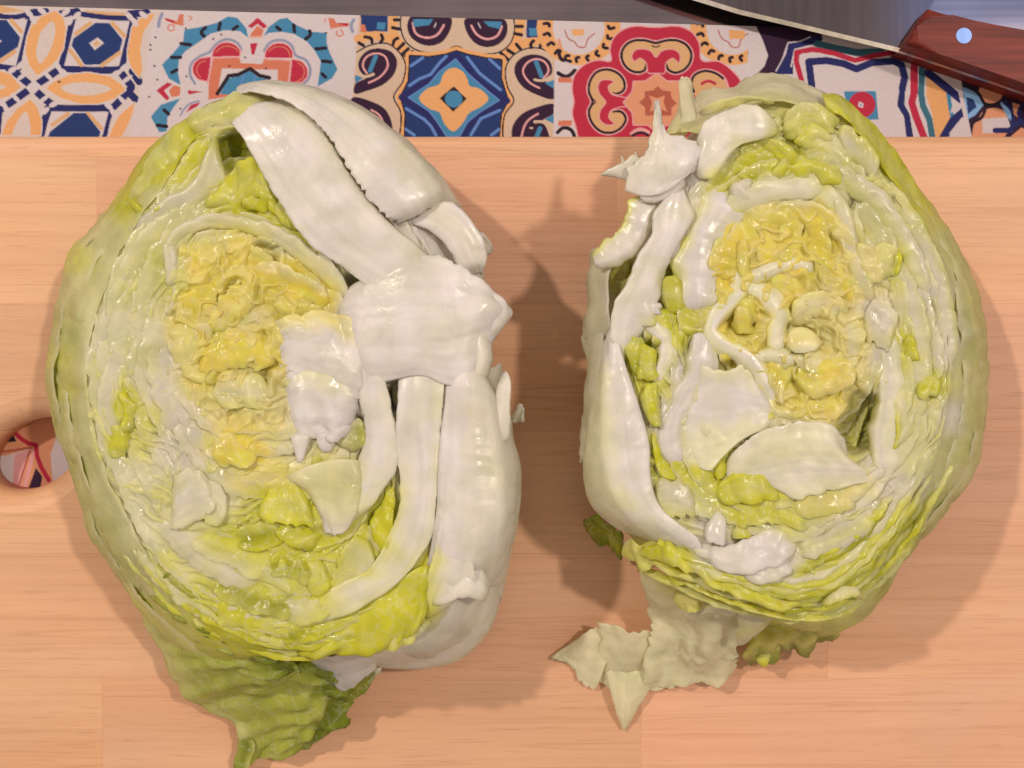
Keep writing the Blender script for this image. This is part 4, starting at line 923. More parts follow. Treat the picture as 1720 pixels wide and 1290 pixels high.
leaf([[(215,930,55),(260,980,55),(320,1030,55),(390,1065,54)],[(230,910,58),(275,960,59),(335,1010,59),(400,1045,58)],[(255,890,55),(300,935,55),(355,985,55),(415,1020,55)]], 'pqx', blister=.8, ruff=.8, edge=(0,), thick=.6)
leaf([[(240,870,57),(290,925,58),(350,970,58),(430,1010,57)],[(260,860,60),(310,905,61),(370,948,61),(445,985,60)],[(290,850,56),(340,885,57),(395,925,57),(460,955,57)]], 'cqp', blister=1.0, ruff=.8, edge=(0,), thick=.6)
leaf([[(300,905,60),(340,935,60),(400,960,60),(450,985,59)],[(320,895,62),(365,920,62),(415,940,62),(462,960,61)],[(350,885,58),(395,900,58),(440,915,58),(480,935,57)]], 'cxl', blister=.8, ruff=.8, edge=(0,), thick=.6)
leaf([[(330,1030,56),(390,1060,56),(460,1085,55),(520,1095,54)],[(345,1005,58),(400,1035,59),(465,1060,58),(530,1072,57)],[(365,985,55),(415,1010,56),(475,1035,56),(540,1048,55)]], 'xll', blister=1.0, ruff=1.4, rf=5, edge=(0, 1), thick=.5)
leaf([[(340,990,58),(390,1015,58),(450,1035,58),(510,1045,57)],[(355,975,60),(405,995,61),(460,1012,60),(515,1022,59)],[(380,960,57),(425,978,57),(470,990,57),(520,1000,56)]], 'xdl', blister=1.1, ruff=1.4, rf=5, edge=(0, 1), thick=.5)

# lime leaves low in the cut
leaf([[(385,890,60),(420,880,61),(450,865,62),(480,850,62)],[(395,905,55),(430,900,53),(460,890,54),(490,875,56)],[(400,925,60),(440,925,59),(470,915,58),(500,905,58)]], 'xdl', blister=.7, ruff=1.2, edge=(0, 2), thick=.5)
leaf([[(440,830,60),(470,815,62),(500,820,62),(520,845,61)],[(430,855,62),(470,850,63),(505,855,63),(530,875,62)],[(440,885,59),(475,880,60),(510,885,60),(540,895,60)]], 'lxl', blister=1.1, bs=5, ruff=1.2, thick=.5)
leaf([[(455,880,61),(470,905,63),(500,925,63),(535,935,62)],[(470,875,63),(490,895,65),(515,910,65),(545,920,63)],[(485,870,60),(510,880,61),(535,895,61),(560,905,60)]], 'lxl', blister=.8, bs=4, ruff=1.8, rf=4, edge=(0, 1), thick=.5)
leaf([[(440,930,60),(480,925,62),(520,940,62),(550,955,61)],[(440,950,57),(480,950,58),(520,962,58),(548,975,58)],[(450,975,60),(485,975,61),(520,985,60),(545,995,59)]], 'ldx', blister=.9, ruff=1.3, rf=5, thick=.5)
leaf([[(395,925,60),(430,930,61),(465,945,61),(500,970,60)],[(400,945,62),(435,952,63),(465,968,63),(495,990,62)],[(405,970,59),(440,978,60),(470,990,60),(500,1010,59)]], 'xpx', blister=.8, ruff=1.0, thick=.5)
leaf([[(500,960,61),(520,940,62),(545,935,62)],[(510,985,62),(530,970,63),(552,962,63)],[(520,1010,60),(540,1000,61),(558,990,60)]], 'pxl', blister=.7, ruff=1.0, thick=.5)

# white flap over the heart
leaf([[(452,548,60),(478,533,62),(525,520,64),(578,526,65),(604,545,64)],[(462,580,61),(505,566,65),(550,566,66),(592,578,66),(612,600,64)],[(472,622,61),(512,608,64),(556,612,66),(598,628,66),(612,650,63)],[(478,660,60),(518,652,62),(560,660,63),(600,672,63),(606,690,61)]], 'zwww', 'torn_leaf', blister=.6, crump=.16, bs=7, fold=1.5, fs=8, ruff=1.0, edge=(0, 1), jag=.10, thick=.7, mat=M_RIB)
leaf([[(470,628,60),(515,622,63),(560,632,65),(605,640,65)],[(476,668,61),(520,660,65),(565,668,67),(604,672,66)],[(484,712,60),(522,704,64),(562,708,65),(598,700,63)],[(492,748,59),(524,738,61),(560,742,62),(588,728,60)]], 'cwww', 'torn_leaf', blister=.6, crump=.16, bs=7, fold=1.4, fs=7, ruff=.8, edge=(1,), jag=.10, thick=.7, mat=M_RIB)
leaf([[(488,730,61),(495,755,61),(500,782,59)],[(504,726,63),(508,750,62),(503,782,59)],[(524,722,61),(518,745,61),(506,783,59)]], 'www', 'torn_leaf', blister=.5, jag=.05, thick=.6, mat=M_RIB)
leaf([[(528,725,62),(534,745,62),(545,762,60)],[(548,722,63),(550,742,63),(549,763,60)],[(575,715,61),(566,738,61),(553,763,60)]], 'www', 'torn_leaf', blister=.5, jag=.05, thick=.6, mat=M_RIB)
leaf([[(560,600,70),(576,594,72),(592,600,71)],[(562,618,70),(578,620,72),(594,615,71)]], 'zm', blister=.9, bs=3, ruff=.8, thick=.6)
# frills under the flap
leaf([[(575,695,62),(570,720,63),(568,750,63)],[(590,705,58),(588,730,57),(590,758,58)],[(612,700,61),(615,730,61),(616,760,60)]], 'ldx', blister=.6, ruff=1.4, rf=4, thick=.5)
leaf([[(482,803,62),(515,785,63),(545,755,64),(575,770,64),(612,765,63)],[(490,812,60),(520,800,60),(550,778,60),(578,782,60),(614,778,60)]], 'ld', blister=.5, ruff=1.2, rf=4, thick=.5)
leaf([[(578,690,66),(580,715,66),(575,745,65)],[(590,680,67),(594,712,67),(597,742,66)]], 'wx', blister=.3, jag=.3, thick=.4)
leaf([[(478,802,62),(520,782,65),(560,772,66),(612,774,66)],[(502,818,65),(540,812,67),(580,812,67),(618,818,66)],[(530,850,63),(552,862,65),(575,872,65),(606,856,65)],[(546,892,61),(558,899,62),(572,897,62),(588,876,63)]], 'cpcw', blister=.4, fold=.9, fs=9, ruff=.7, edge=(1,), jag=.05, thick=.7)

# top left: crumpled lime leaf and pale rim
leaf([[(306,200,48),(268,240,46),(236,290,43),(203,340,40)],[(320,212,58),(290,252,56),(262,296,54),(215,345,49)],[(338,225,60),(322,265,59),(300,300,58),(235,352,54)],[(348,236,56),(342,268,56),(322,306,56),(250,362,53)]], 'gxll', blister=1.3, bs=6, ruff=2.6, rf=6, edge=(1,), fold=1.8, fs=7, thick=.5)
leaf([[(225,330,53),(240,350,55),(262,350,56),(272,325,57)],[(215,345,54),(236,366,56),(268,362,57),(288,335,57)]], 'lx', blister=.8, ruff=1.4, rf=4, thick=.6)
leaf([[(300,208,48),(345,178,50),(395,158,50),(440,150,50)],[(305,216,56),(350,194,58),(400,178,59),(445,170,59)],[(325,228,60),(365,210,62),(410,200,62),(470,196,62)],[(335,240,58),(375,226,58),(425,215,59),(480,210,60)]], 'pxpc', blister=1.0, bs=5, ruff=1.2, rf=6, edge=(0,), thick=.6)
leaf([[(440,176,63),(470,182,64),(506,192,65)],[(450,190,63),(480,194,64),(512,200,65)]], 'lx', blister=.5, ruff=.7, thick=.4)
leaf([[(352,222,60),(344,262,61),(324,308,60),(278,334,58),(222,378,55),(188,412,50)],[(362,222,64),(358,265,65),(340,316,64),(290,348,62),(236,390,58),(202,424,54)],[(372,228,61),(372,270,62),(380,302,62),(310,362,59),(255,404,55),(220,436,52)]], 'qqp', 'leaf_rib', blister=.3, bs=8, thick=1.3)
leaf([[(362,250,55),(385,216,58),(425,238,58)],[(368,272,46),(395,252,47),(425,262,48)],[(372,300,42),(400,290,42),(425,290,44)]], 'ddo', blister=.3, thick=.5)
leaf([[(340,340,60),(375,302,63),(400,272,65),(425,264,66),(447,288,65),(472,330,64),(505,385,62)],[(345,352,58),(385,328,58),(415,300,60),(430,300,60),(445,318,60),(470,350,60),(500,395,60)],[(350,362,60),(395,352,62),(425,338,63),(440,335,63),(452,345,62),(475,372,61),(495,402,60)]], 'lxl', blister=.7, bs=6, ruff=1.0, rf=6, fold=1.0, fs=7, thick=.5)
leaf([[(400,345,62),(425,325,65),(455,318,65)],[(415,350,64),(440,338,66),(468,338,65)],[(425,362,60),(450,355,61),(480,362,61)]], 'xll', blister=1.0, bs=4, ruff=1.2, rf=4, thick=.5)
leaf([[(345,372,60),(385,355,62),(430,360,62),(470,378,61)],[(350,385,57),(390,374,58),(430,378,58),(470,395,58)]], 'cx', blister=.6, ruff=.8, thick=.5)

# big white ribs on the right
leaf([[(372,190,55),(405,228,64),(428,268,66),(452,312,67),(482,360,67),(520,410,67),(572,447,67),(622,488,66),(660,530,66)],
      [(405,178,61),(445,222,67),(480,268,69),(515,318,70),(552,362,71),(592,398,71),(640,432,71),(685,472,70),(715,520,70)],
      [(445,172,62),(495,205,67),(535,245,69),(570,295,70),(605,340,71),(645,380,71),(685,415,71),(722,455,70),(748,505,69)],
      [(480,168,58),(530,206,64),(562,250,65),(592,300,66),(626,345,66),(668,385,66),(704,415,66),(740,455,65),(765,500,63)]], 'wwwq', 'leaf_rib', blister=.35, bs=12, fold=.5, ridge=.12, thick=2.4, mat=M_RIB)
leaf([[(395,158,56),(450,160,64),(505,186,69),(548,226,71),(585,285,71),(622,338,71),(652,366,70),(668,374,68)],
      [(398,150,50),(462,148,60),(530,172,66),(590,214,69),(640,266,71),(680,318,72),(702,345,71),(705,360,69)],
      [(402,146,40),(470,140,50),(550,156,54),(620,194,56),(685,246,56),(728,290,56),(742,322,57),(722,350,64)],
      [(405,148,28),(475,142,34),(560,158,38),(640,204,40),(708,262,40),(752,312,40),(772,348,44),(760,372,52)],
      [(420,165,8),(480,160,10),(560,176,10),(640,222,10),(706,280,10),(748,330,12),(765,370,20),(770,400,30)]], 'wwqqq', 'leaf_rib', blister=.3, bs=10, fold=.7, ridge=.32, rs=2.0, thick=1.6, mat=M_RIB, edge=(0,), jag=.05)
leaf([[(672,376,60),(708,382,61),(742,405,61),(765,440,60),(776,468,57)],[(690,360,58),(735,360,60),(768,385,60),(790,425,58),(808,455,55)],[(735,330,52),(768,345,54),(795,375,53),(815,410,52),(816,462,50)]], 'wqw', 'leaf_rib', blister=.35, ridge=.2, thick=1.1, mat=M_RIB)
leaf([[(745,318,48),(775,350,50),(800,385,50),(828,405,48)],[(770,345,44),(792,375,46),(812,400,46),(832,416,44)],[(778,380,40),(795,405,42),(808,425,42),(818,440,42)]], 'wqt', 'leaf_rib', blister=.5, ridge=.2, jag=.25, thick=.7)
leaf([[(755,420,50),(780,430,48),(805,440,46)],[(750,450,50),(785,462,48),(818,470,44)],[(745,475,48),(785,478,46),(812,476,42)]], 'qtx', blister=.6, jag=.12, thick=.6)
# the stem where the ribs meet
leaf([[(592,478,63),(640,452,68),(700,428,70),(752,432,69),(800,462,64),(845,500,57)],
      [(575,505,63),(622,488,68),(675,470,71),(725,468,71),(785,480,68),(856,514,57)],
      [(568,540,65),(620,530,70),(670,525,73),(720,522,72),(775,522,71),(828,515,66),(860,528,57)],
      [(575,580,66),(620,575,71),(670,575,73),(718,575,72),(765,572,71),(800,560,67),(838,552,58)],
      [(590,615,66),(630,615,69),(672,612,71),(712,610,71),(755,620,71),(795,615,67),(815,600,60)],
      [(598,648,62),(640,642,66),(675,634,67),(712,632,68),(745,645,69),(785,650,66),(802,640,58)]], 'wwww', 'stem', blister=.2, bs=14, fold=.7, fs=12, thick=2.8, mat=M_RIB, jag=.05, edge=(0,))
leaf([[(745,485,66),(722,540,68),(722,600,68),(745,650,66)],[(765,485,72),(752,540,75),(755,600,75),(768,655,71)],[(790,490,70),(790,545,73),(792,605,73),(785,662,68)],[(806,505,60),(814,560,61),(815,615,61),(798,660,58)],[(808,510,48),(822,565,48),(822,620,48),(802,668,48)]], 'wqqqq', 'leaf_rib', blister=.2, bs=14, thick=2.2, mat=M_RIB)
leaf([[(800,490,62),(832,492,62),(856,512,60)],[(798,520,66),(835,518,66),(860,530,60)],[(805,560,60),(832,552,60),(850,545,54)],[(815,600,50),(826,575,50),(838,560,48)]], 'wwqt', 'leaf_rib', blister=.25, thick=1.8, mat=M_RIB)
# ribs running down from the stem
leaf([[(604,548,70),(598,600,70),(601,660,68),(612,715,66),(606,770,66),(586,820,66),(565,850,64),(553,890,60)],[(620,545,73),(622,610,73),(630,670,71),(640,725,70),(634,780,70),(612,830,69),(590,865,67),(572,895,62)],[(640,545,71),(648,620,71),(658,680,69),(668,735,68),(662,790,67),(640,825,66),(622,850,65),(598,872,60)]], 'wwq', 'leaf_rib', blister=.3, bs=10, ridge=.15, thick=2.0, mat=M_RIB, taper=0, tuck=4.5)
leaf([[(672,590,70),(668,690,66),(664,755,65),(672,810,66),(666,870,66),(648,905,65),(625,950,64),(560,985,61),(455,1030,57)],
      [(694,585,75),(692,650,72),(690,720,70),(698,790,70),(694,860,70),(676,915,69),(645,965,67),(575,1005,64),(465,1045,59)],
      [(722,582,75),(720,640,73),(714,715,71),(718,790,71),(712,865,70),(698,920,69),(662,975,67),(590,1022,63),(480,1060,58)],
      [(748,585,71),(746,645,69),(740,715,67),(738,780,66),(732,860,66),(724,905,65),(690,955,63),(620,1010,60),(510,1060,56)]], 'wwwc', 'leaf_rib', blister=.35, bs=9, ridge=.25, fold=.6, thick=1.8, mat=M_RIB, taper=0, tuck=4.5)
leaf([[(672,695,62),(685,665,65),(702,645,67)],[(682,710,66),(700,680,69),(722,650,70)],[(695,740,62),(712,700,65),(738,655,67)]], 'wwq', 'leaf_rib', blister=.3, thick=1.2, mat=M_RIB)
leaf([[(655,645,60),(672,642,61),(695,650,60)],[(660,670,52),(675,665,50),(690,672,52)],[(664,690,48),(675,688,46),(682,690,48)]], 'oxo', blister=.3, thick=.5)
leaf([[(640,960,62),(655,900,63),(664,840,64),(663,800,62)],[(625,930,58),(640,880,58),(655,835,60),(660,800,60)],[(615,900,60),(630,865,60),(650,825,60),(658,795,60)]], 'lll', blister=.6, ruff=.7, thick=.5)
leaf([[(600,885,61),(575,925,62),(556,965,61),(548,1000,60)],[(620,900,63),(600,945,64),(582,975,63),(572,1000,61)],[(640,950,61),(632,965,62),(615,985,61),(598,1002,60)]], 'cpq', blister=.4, ruff=.5, thick=.6)
leaf([[(612,880,62),(618,910,63),(640,945,62)],[(618,875,64),(630,905,65),(645,930,64)],[(625,895,62),(640,915,62),(652,930,61)]], 'wqw', blister=.3, thick=.6)
# outer right leaf with cross wrinkles, and its folded inner edge
leaf([[(752,610,69),(748,650,66),(742,715,66),(736,790,68),(734,860,67),(722,930,62),(708,990,56)],
      [(772,605,74),(773,650,71),(772,715,69),(772,790,71),(772,865,70),(762,940,66),(748,1000,56)],
      [(798,610,70),(806,660,68),(810,715,67),(815,790,69),(818,865,68),(810,940,62),(795,990,52)],
      [(815,630,60),(834,680,58),(842,730,58),(850,795,60),(852,865,58),(845,930,52),(832,985,42)],
      [(822,650,46),(854,690,44),(862,740,44),(873,795,44),(868,865,42),(856,940,36),(838,1010,28)],
      [(822,680,14),(845,720,14),(850,760,14),(858,805,14),(855,865,14),(842,940,12),(825,1010,10)]], 'wwqqqt', 'leaf_rib', blister=.3, bs=8, fold=.5, ridge=.1, thick=1.3, mat=M_RIB, edge=(), cross=.5, taper=0, tuck=4.5)
leaf([[(740,760,68),(737,820,70),(736,880,70),(728,930,67),(712,985,62),(700,1040,56)],[(750,745,72),(754,820,73),(758,880,73),(752,930,70),(735,985,64),(712,1040,56)],[(756,790,68),(766,840,69),(780,890,69),(792,930,65),(795,985,58),(770,1010,54)]], 'wwq', 'leaf_rib', blister=.6, bs=6, ridge=.3, fold=.8, jag=.06, thick=.9, mat=M_RIB)
leaf([[(735,970,62),(760,945,66),(790,940,66),(815,960,60)],[(725,1000,60),(755,980,64),(790,975,63),(820,995,56)],[(720,1030,54),(755,1012,58),(790,1005,56),(815,1025,48)]], 'wwq', blister=.9, bs=6, fold=1.2, fs=7, thick=.8, mat=M_RIB)
leaf([[(835,640,58),(828,690,60),(815,715,60),(800,725,58)],[(848,625,60),(842,685,62),(832,720,61),(812,740,58)],[(858,614,58),(856,680,58),(855,730,56),(840,760,52)]], 'wwq', 'leaf_rib', blister=.3, jag=.06, thick=1.0, mat=M_RIB)
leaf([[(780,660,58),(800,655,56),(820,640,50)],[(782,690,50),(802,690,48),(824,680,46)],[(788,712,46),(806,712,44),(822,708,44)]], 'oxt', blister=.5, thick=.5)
leaf([[(810,600,50),(830,612,46),(848,606,42)],[(805,640,48),(826,648,44),(840,640,40)],[(800,680,46),(822,690,42),(838,690,36)]], 'qtt', blister=.6, jag=.15, thick=.7)
leaf([[(856,690,40),(868,684,42),(872,662,44)],[(858,705,40),(874,702,42),(884,690,44)],[(858,712,38),(870,712,40),(876,704,42)]], 'wqt', blister=.3, jag=.35, ruff=.8, rf=2.5, thick=.5)
# green leaf at the bottom and its frill
leaf([[(505,1062,57),(560,1040,60),(612,1012,63),(665,978,65),(705,950,65),(735,928,64)],[(498,1078,58),(560,1066,61),(622,1040,64),(675,1008,65),(708,985,64),(728,960,62)],[(490,1090,55),(560,1088,57),(630,1075,60),(680,1045,61),(712,1015,60),(720,985,59)],[(480,1100,50),(560,1104,50),(632,1098,53),(680,1075,54),(712,1052,54),(722,1030,52)]], 'xlll', blister=.6, crump=.2, bs=7, fold=2.0, fs=9, ruff=1.4, rf=5, edge=(1,), thick=.6)
leaf([[(625,1075,57),(655,1050,60),(690,1045,60),(718,1030,58)],[(622,1090,55),(655,1072,57),(690,1066,57),(716,1056,54)],[(615,1100,52),(650,1096,53),(685,1085,53),(712,1066,51)]], 'lxl', blister=.8, bs=4, ruff=1.8, rf=4, thick=.5)
leaf([[(440,1060,57),(490,1050,59),(540,1048,59)],[(445,1072,58),(495,1066,60),(550,1062,60)],[(460,1084,55),(505,1080,57),(560,1074,57)]], 'xdl', blister=.7, ruff=1.2, rf=4, thick=.5)
leaf([[(460,1015,60),(500,1000,62),(540,990,62)],[(470,1035,61),(515,1022,63),(555,1010,63)],[(490,1060,58),(530,1045,60),(570,1030,60)]], 'qpx', blister=.5, fold=1.0, fs=6, thick=.6)
strips([(205,885),(262,962),(335,1025),(415,1066),(500,1082),(580,1070),(645,1035)], 57.5, [-46, -34, -24, -15, -6, 3, 11, 18], ['xl', 'cp', 'lx', 'dl', 'px', 'ld', 'xp', 'lx'], (410, 700), 5)
# pale outer leaf, bottom right, curving down to the board
leaf([[(712,985,52),(722,1030,50),(700,1062,48),(660,1085,46),(600,1100,44)],[(765,970,53),(758,1042,47),(724,1078,42),(676,1098,38),(610,1108,36)],[(812,960,48),(796,1045,37),(752,1090,31),(690,1110,27),(625,1115,26)],[(844,955,36),(818,1062,25),(768,1108,19),(700,1122,16),(635,1118,16)],[(838,965,10),(802,1072,7),(752,1108,5),(700,1114,4),(640,1108,4)]], 'qqqqt', 'outer_leaf', blister=.25, bs=10, thick=1.0, mat=M_RIB)
leaf([[(520,1105,46),(565,1098,47),(605,1090,47),(642,1085,46)],[(522,1112,38),(568,1112,38),(605,1108,38),(638,1100,40)],[(540,1130,30),(575,1138,30),(605,1130,31),(634,1110,34)],[(556,1150,26),(582,1160,25),(605,1146,28),(630,1124,31)]], 'wwww', 'torn_leaf', blister=.5, fold=.8, ruff=.6, thick=.6, jag=.05)
# big green outer leaf sweeping to the bottom; far side's colour carries some shade
leaf([[(160,865,26),(205,960,24),(248,1050,20),(285,1118,15),(335,1180,11),(402,1228,8),(396,1292,5)],
      [(178,872,40),(228,972,36),(275,1056,31),(330,1122,25),(385,1176,18),(432,1222,12),(416,1290,6)],
      [(200,885,50),(258,990,46),(318,1066,40),(385,1124,33),(445,1170,24),(478,1214,17),(440,1274,8)],
      [(225,905,54),(290,1005,51),(362,1076,46),(440,1122,38),(508,1160,29),(528,1200,20),(480,1262,9)],
      [(250,925,55),(325,1018,53),(408,1086,48),(492,1115,41),(562,1142,28),(556,1190,18),(515,1256,9)],
      [(285,940,54),(365,1030,53),(450,1092,48),(535,1110,40),(604,1140,22),(600,1160,16),(552,1215,9)]], 'ghhhkk', 'outer_leaf', label='dark green outer leaf trailing down onto the board', blister=.5, bs=7, fold=2.6, fs=9, ruff=4.6, rf=5, edge=(1,), jag=.10, thick=.6, mat=M_LEAF)
leaf([[(540,1120,30),(580,1135,26),(612,1128,26),(640,1112,30)],[(545,1150,20),(585,1158,18),(615,1148,18),(640,1128,22)],[(552,1172,12),(590,1172,11),(618,1156,12),(636,1135,16)]], 'kdk', blister=.6, ruff=2.0, rf=4, jag=.15, thick=.5)
leaf([[(402,1215,10),(400,1250,8),(392,1296,5)],[(418,1225,11),(414,1260,8),(404,1300,5)],[(432,1240,8),(424,1268,6),(412,1300,4)]], 'xkx', blister=.4, ruff=.8, thick=.5)
droplets(150, 3)
for c in PARENT.children: c.matrix_parent_inverse.identity(); c.location = -_loc
PARENT.location = _loc
# ================================================================== right half
PARENT = thing('lettuce_half', 'smaller half of a cut iceberg lettuce, with a thin torn leaf spread on the board', 'lettuce', tuple(P(1330, 600, 0)))
_loc = PARENT.location.copy(); PARENT.location = (0, 0, 0)
FIELD = Field('''
q 1560,500 1580,600 1540,440 1600,700 1590,560
p 1500,420 1540,560 1560,700 1540,780 1500,330 1530,640 1570,450 1620,620 1600,800
g 1640,600 1645,520 1635,700 1600,420 1620,760 1560,880 1500,960
g 1585,830 1450,1030
x 1560,360 1530,310 1500,260 1480,230 1440,190 1420,1040 1490,900 1520,860
l 1400,170 1430,185 1460,220 1550,340
x 1330,200 1380,210 1370,250 1330,230 1440,260 1300,160
p 1410,240 1450,300 1290,180 1250,160 1400,290
l 1260,260 1250,290 1300,270 1340,275 1400,300 1220,310
c 1240,320 1300,315 1350,315 1400,330 1420,360 1460,420 1420,400
p 1440,350 1480,400 1500,450 1470,360
z 1470,440 1450,480 1490,430 1450,400
l 1508,430 1505,450 1530,590 1525,570 1560,640 1550,650
x 1540,600 1500,620
y 1320,380 1360,400 1300,360 1380,360 1330,420 1270,400 1400,440 1420,480 1290,420 1220,430 1400,370
m 1230,440 1240,400 1400,410 1350,460 1200,450
z 1330,480 1380,500 1360,520 1300,540 1350,570 1400,560 1440,540 1420,600 1340,600
y 1250,530 1240,560 1350,640 1370,680 1340,650 1390,620 1310,620 1400,660
m 1340,500 1220,590 1250,600
z 1430,640 1440,580 1400,690
q 1480,600 1485,680 1460,520 1480,540
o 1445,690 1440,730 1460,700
c 1200,650 1230,680 1180,720 1260,720 1330,740 1380,770 1300,780 1180,680
w 1100,330 1150,300 1200,250 1260,210 1130,400 1160,440 1090,500 1060,560 1140,620 1120,700 1030,700 1040,800 1000,480
c 1020,840 1060,860 1160,760
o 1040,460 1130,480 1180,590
l 1080,580 1090,610 1100,640 1120,520 1130,560 1160,480 1100,760 1130,790 1160,800 1210,780
l 1230,830 1270,830 1240,860 1310,820 1250,800
x 1330,880 1290,860 1360,850 1400,830
z 1350,820 1440,820 1400,850
q 1480,780 1500,820 1530,820 1450,850 1420,880 1380,910
w 1200,890 1220,930 1260,930 1300,920 1330,950 1280,960 1190,950
p 1350,900 1150,850 1130,830
l 1400,930 1350,970 1430,900 1470,880 1300,1000 1200,990 1100,930 1140,950 1250,1000
x 1450,970 1500,900 1380,1010 1350,1020 1150,990 1090,950
d 1530,880 1480,960
''')
SIL_R = [(1190,195),(1250,158),(1330,150),(1400,178),(1460,218),(1510,278),(1560,342),(1600,402),(1632,462),(1650,540),(1656,610),(1650,700),(1630,790),(1600,838),(1560,885),(1505,960),(1450,1030),(1390,1060),(1300,1050),(1200,1020),(1110,950),(1050,890),(1015,840),(998,760),(998,660),(1003,560),(1012,480),(1038,415),(1078,340),(1125,260)]
RIM_R = [(1225,225),(1290,195),(1370,200),(1440,245),(1490,305),(1535,375),(1572,455),(1592,540),(1597,630),(1583,720),(1553,800),(1505,870),(1447,928),(1380,978),(1300,985),(1200,955),(1125,895),(1085,835),(1058,755),(1052,650),(1056,560),(1066,480),(1095,405),(1155,298)]
HRT_R = [(1330,345),(1400,360),(1440,450),(1465,570),(1455,650),(1410,695),(1330,690),(1270,640),(1225,570),(1190,470),(1230,390)]
HEART = (1340, 550)
shells(1330, 600, SIL_R, RIM_R, 57, 8, [(-70, 40, 0, 0), (20, 130, 2, 0), (110, 200, 0, 0), (190, 300, -3, 0), (-60, 0, 3, .5), (-25, 45, 5, .3), (-5, 60, 6, .75), (35, 85, 5, .5)])
CAV = [(1040, 460, 26, 12), (1130, 470, 24, 10), (1125, 500, 20, 7), (1090, 600, 24, 6), (1182, 588, 22, 14), (1210, 790, 16, 5), (1245, 535, 26, 6), (1440, 725, 32, 9), (1450, 680, 22, 7), (1330, 240, 20, 4), (1245, 900, 14, 5), (1430, 345, 12, 4), (1230, 625, 22, 5), (1470, 700, 14, 5)]
face(1340, 560, RIM_R, HRT_R, 56.5, 9.2, cav=CAV)
packed(1340, 560, RIM_R, HRT_R, 58.0, 10, 44, wide=(30, 58), drops=(1.0, 3.2), cav=CAV)

# heart: upright yellow folds
for k, (cs, c) in enumerate([
    ([[(1195,470,58),(1190,440,59),(1205,400,60),(1240,370,60)],[(1215,470,61),(1212,440,62),(1225,410,62),(1255,385,62)],[(1235,480,58),(1235,450,58),(1245,425,58),(1268,400,58)]], 'zmy'),
    ([[(1262,372,60),(1300,350,62),(1345,340,62),(1385,345,61)],[(1265,385,57),(1300,365,58),(1345,358,58),(1388,360,57)],[(1275,400,54),(1305,385,53),(1345,378,52),(1385,380,53)]], 'zyy'),
    ([[(1275,370,55),(1270,410,56),(1275,450,57)],[(1290,365,60),(1287,410,61),(1290,455,61)],[(1308,372,56),(1305,415,56),(1308,455,57)]], 'ymy'),
    ([[(1312,365,55),(1308,410,56),(1310,450,57)],[(1328,360,59),(1326,410,60),(1328,445,60)],[(1348,365,55),(1345,410,55),(1348,445,56)]], 'yyy'),
    ([[(1352,360,56),(1355,400,57),(1365,450,58)],[(1370,358,60),(1375,400,61),(1388,460,61)],[(1390,365,56),(1395,405,57),(1410,465,57)]], 'ymy'),
    ([[(1390,350,59),(1398,390,60),(1420,440,60),(1440,490,60)],[(1402,348,62),(1412,388,62),(1432,435,62),(1452,490,62)],[(1418,355,58),(1426,390,58),(1445,435,58),(1462,495,58)]], 'yzc'),
    ([[(1385,440,58),(1400,480,59),(1420,520,60)],[(1405,435,61),(1420,475,62),(1440,520,62)],[(1425,440,57),(1440,480,58),(1458,525,58)]], 'ymz'),
    ([[(1240,400,59),(1255,410,61),(1262,430,61)],[(1232,430,60),(1248,438,62),(1260,450,62)],[(1235,455,58),(1248,462,59),(1262,468,59)]], 'mzy'),
    ([[(1322,600,58),(1350,610,60),(1395,600,60),(1430,580,60)],[(1330,635,60),(1360,640,62),(1405,630,62),(1440,600,62)],[(1345,665,57),(1375,668,58),(1415,655,58),(1448,625,58)]], 'myz'),
    ([[(1335,655,58),(1365,660,59),(1405,650,59)],[(1345,685,60),(1375,690,61),(1415,678,61)],[(1355,705,57),(1385,708,57),(1420,700,57)]], 'yyz'),
    ([[(1300,590,57),(1320,610,59),(1335,640,60)],[(1290,610,60),(1305,632,61),(1322,665,61)],[(1285,640,57),(1300,660,57),(1315,690,57)]], 'zmc')]):
    leaf(cs, c, 'heart_leaf', blister=.9, bs=4.2, ruff=1.4, rf=5, edge=(0, 1), thick=.5, jag=.10, seed=150 + k, edgec='z')
# pale heart core
leaf([[(1318,520,59),(1350,492,60),(1395,490,60),(1430,515,59)],[(1326,540,60),(1355,515,61),(1392,512,61),(1420,532,60)],[(1338,560,58),(1362,540,58),(1392,536,58),(1412,550,58)]], 'zcz', 'heart_leaf', blister=.7, ruff=1.2, rf=5, jag=.16, thick=.4)
leaf([[(1415,520,59),(1448,545,60),(1452,590,60),(1425,628,59)],[(1402,535,60),(1428,555,61),(1432,588,61),(1410,615,60)],[(1392,552,58),(1410,565,58),(1412,585,58),(1396,602,58)]], 'zcz', 'heart_leaf', blister=.7, ruff=1.2, rf=5, jag=.16, thick=.4)
leaf([[(1322,600,59),(1352,622,60),(1392,624,60),(1420,608,59)],[(1332,588,60),(1358,604,61),(1390,606,61),(1412,592,60)],[(1344,574,58),(1364,586,58),(1388,588,58),(1402,578,58)]], 'zcz', 'heart_leaf', blister=.7, ruff=1.2, rf=5, jag=.16, thick=.4)
leaf([[(1318,560,65),(1345,552,66),(1375,560,66)],[(1320,575,67),(1348,570,68),(1382,575,67)],[(1325,592,65),(1350,590,66),(1380,588,65)]], 'czc', 'core', blister=.3, thick=1.4, mat=M_RIB)
leaf([[(1286,465,55),(1310,458,56),(1340,460,56)],[(1295,490,54),(1325,490,55),(1355,495,56)],[(1310,515,56),(1340,515,57),(1372,520,58)]], 'yyz', blister=.5, thick=.5)
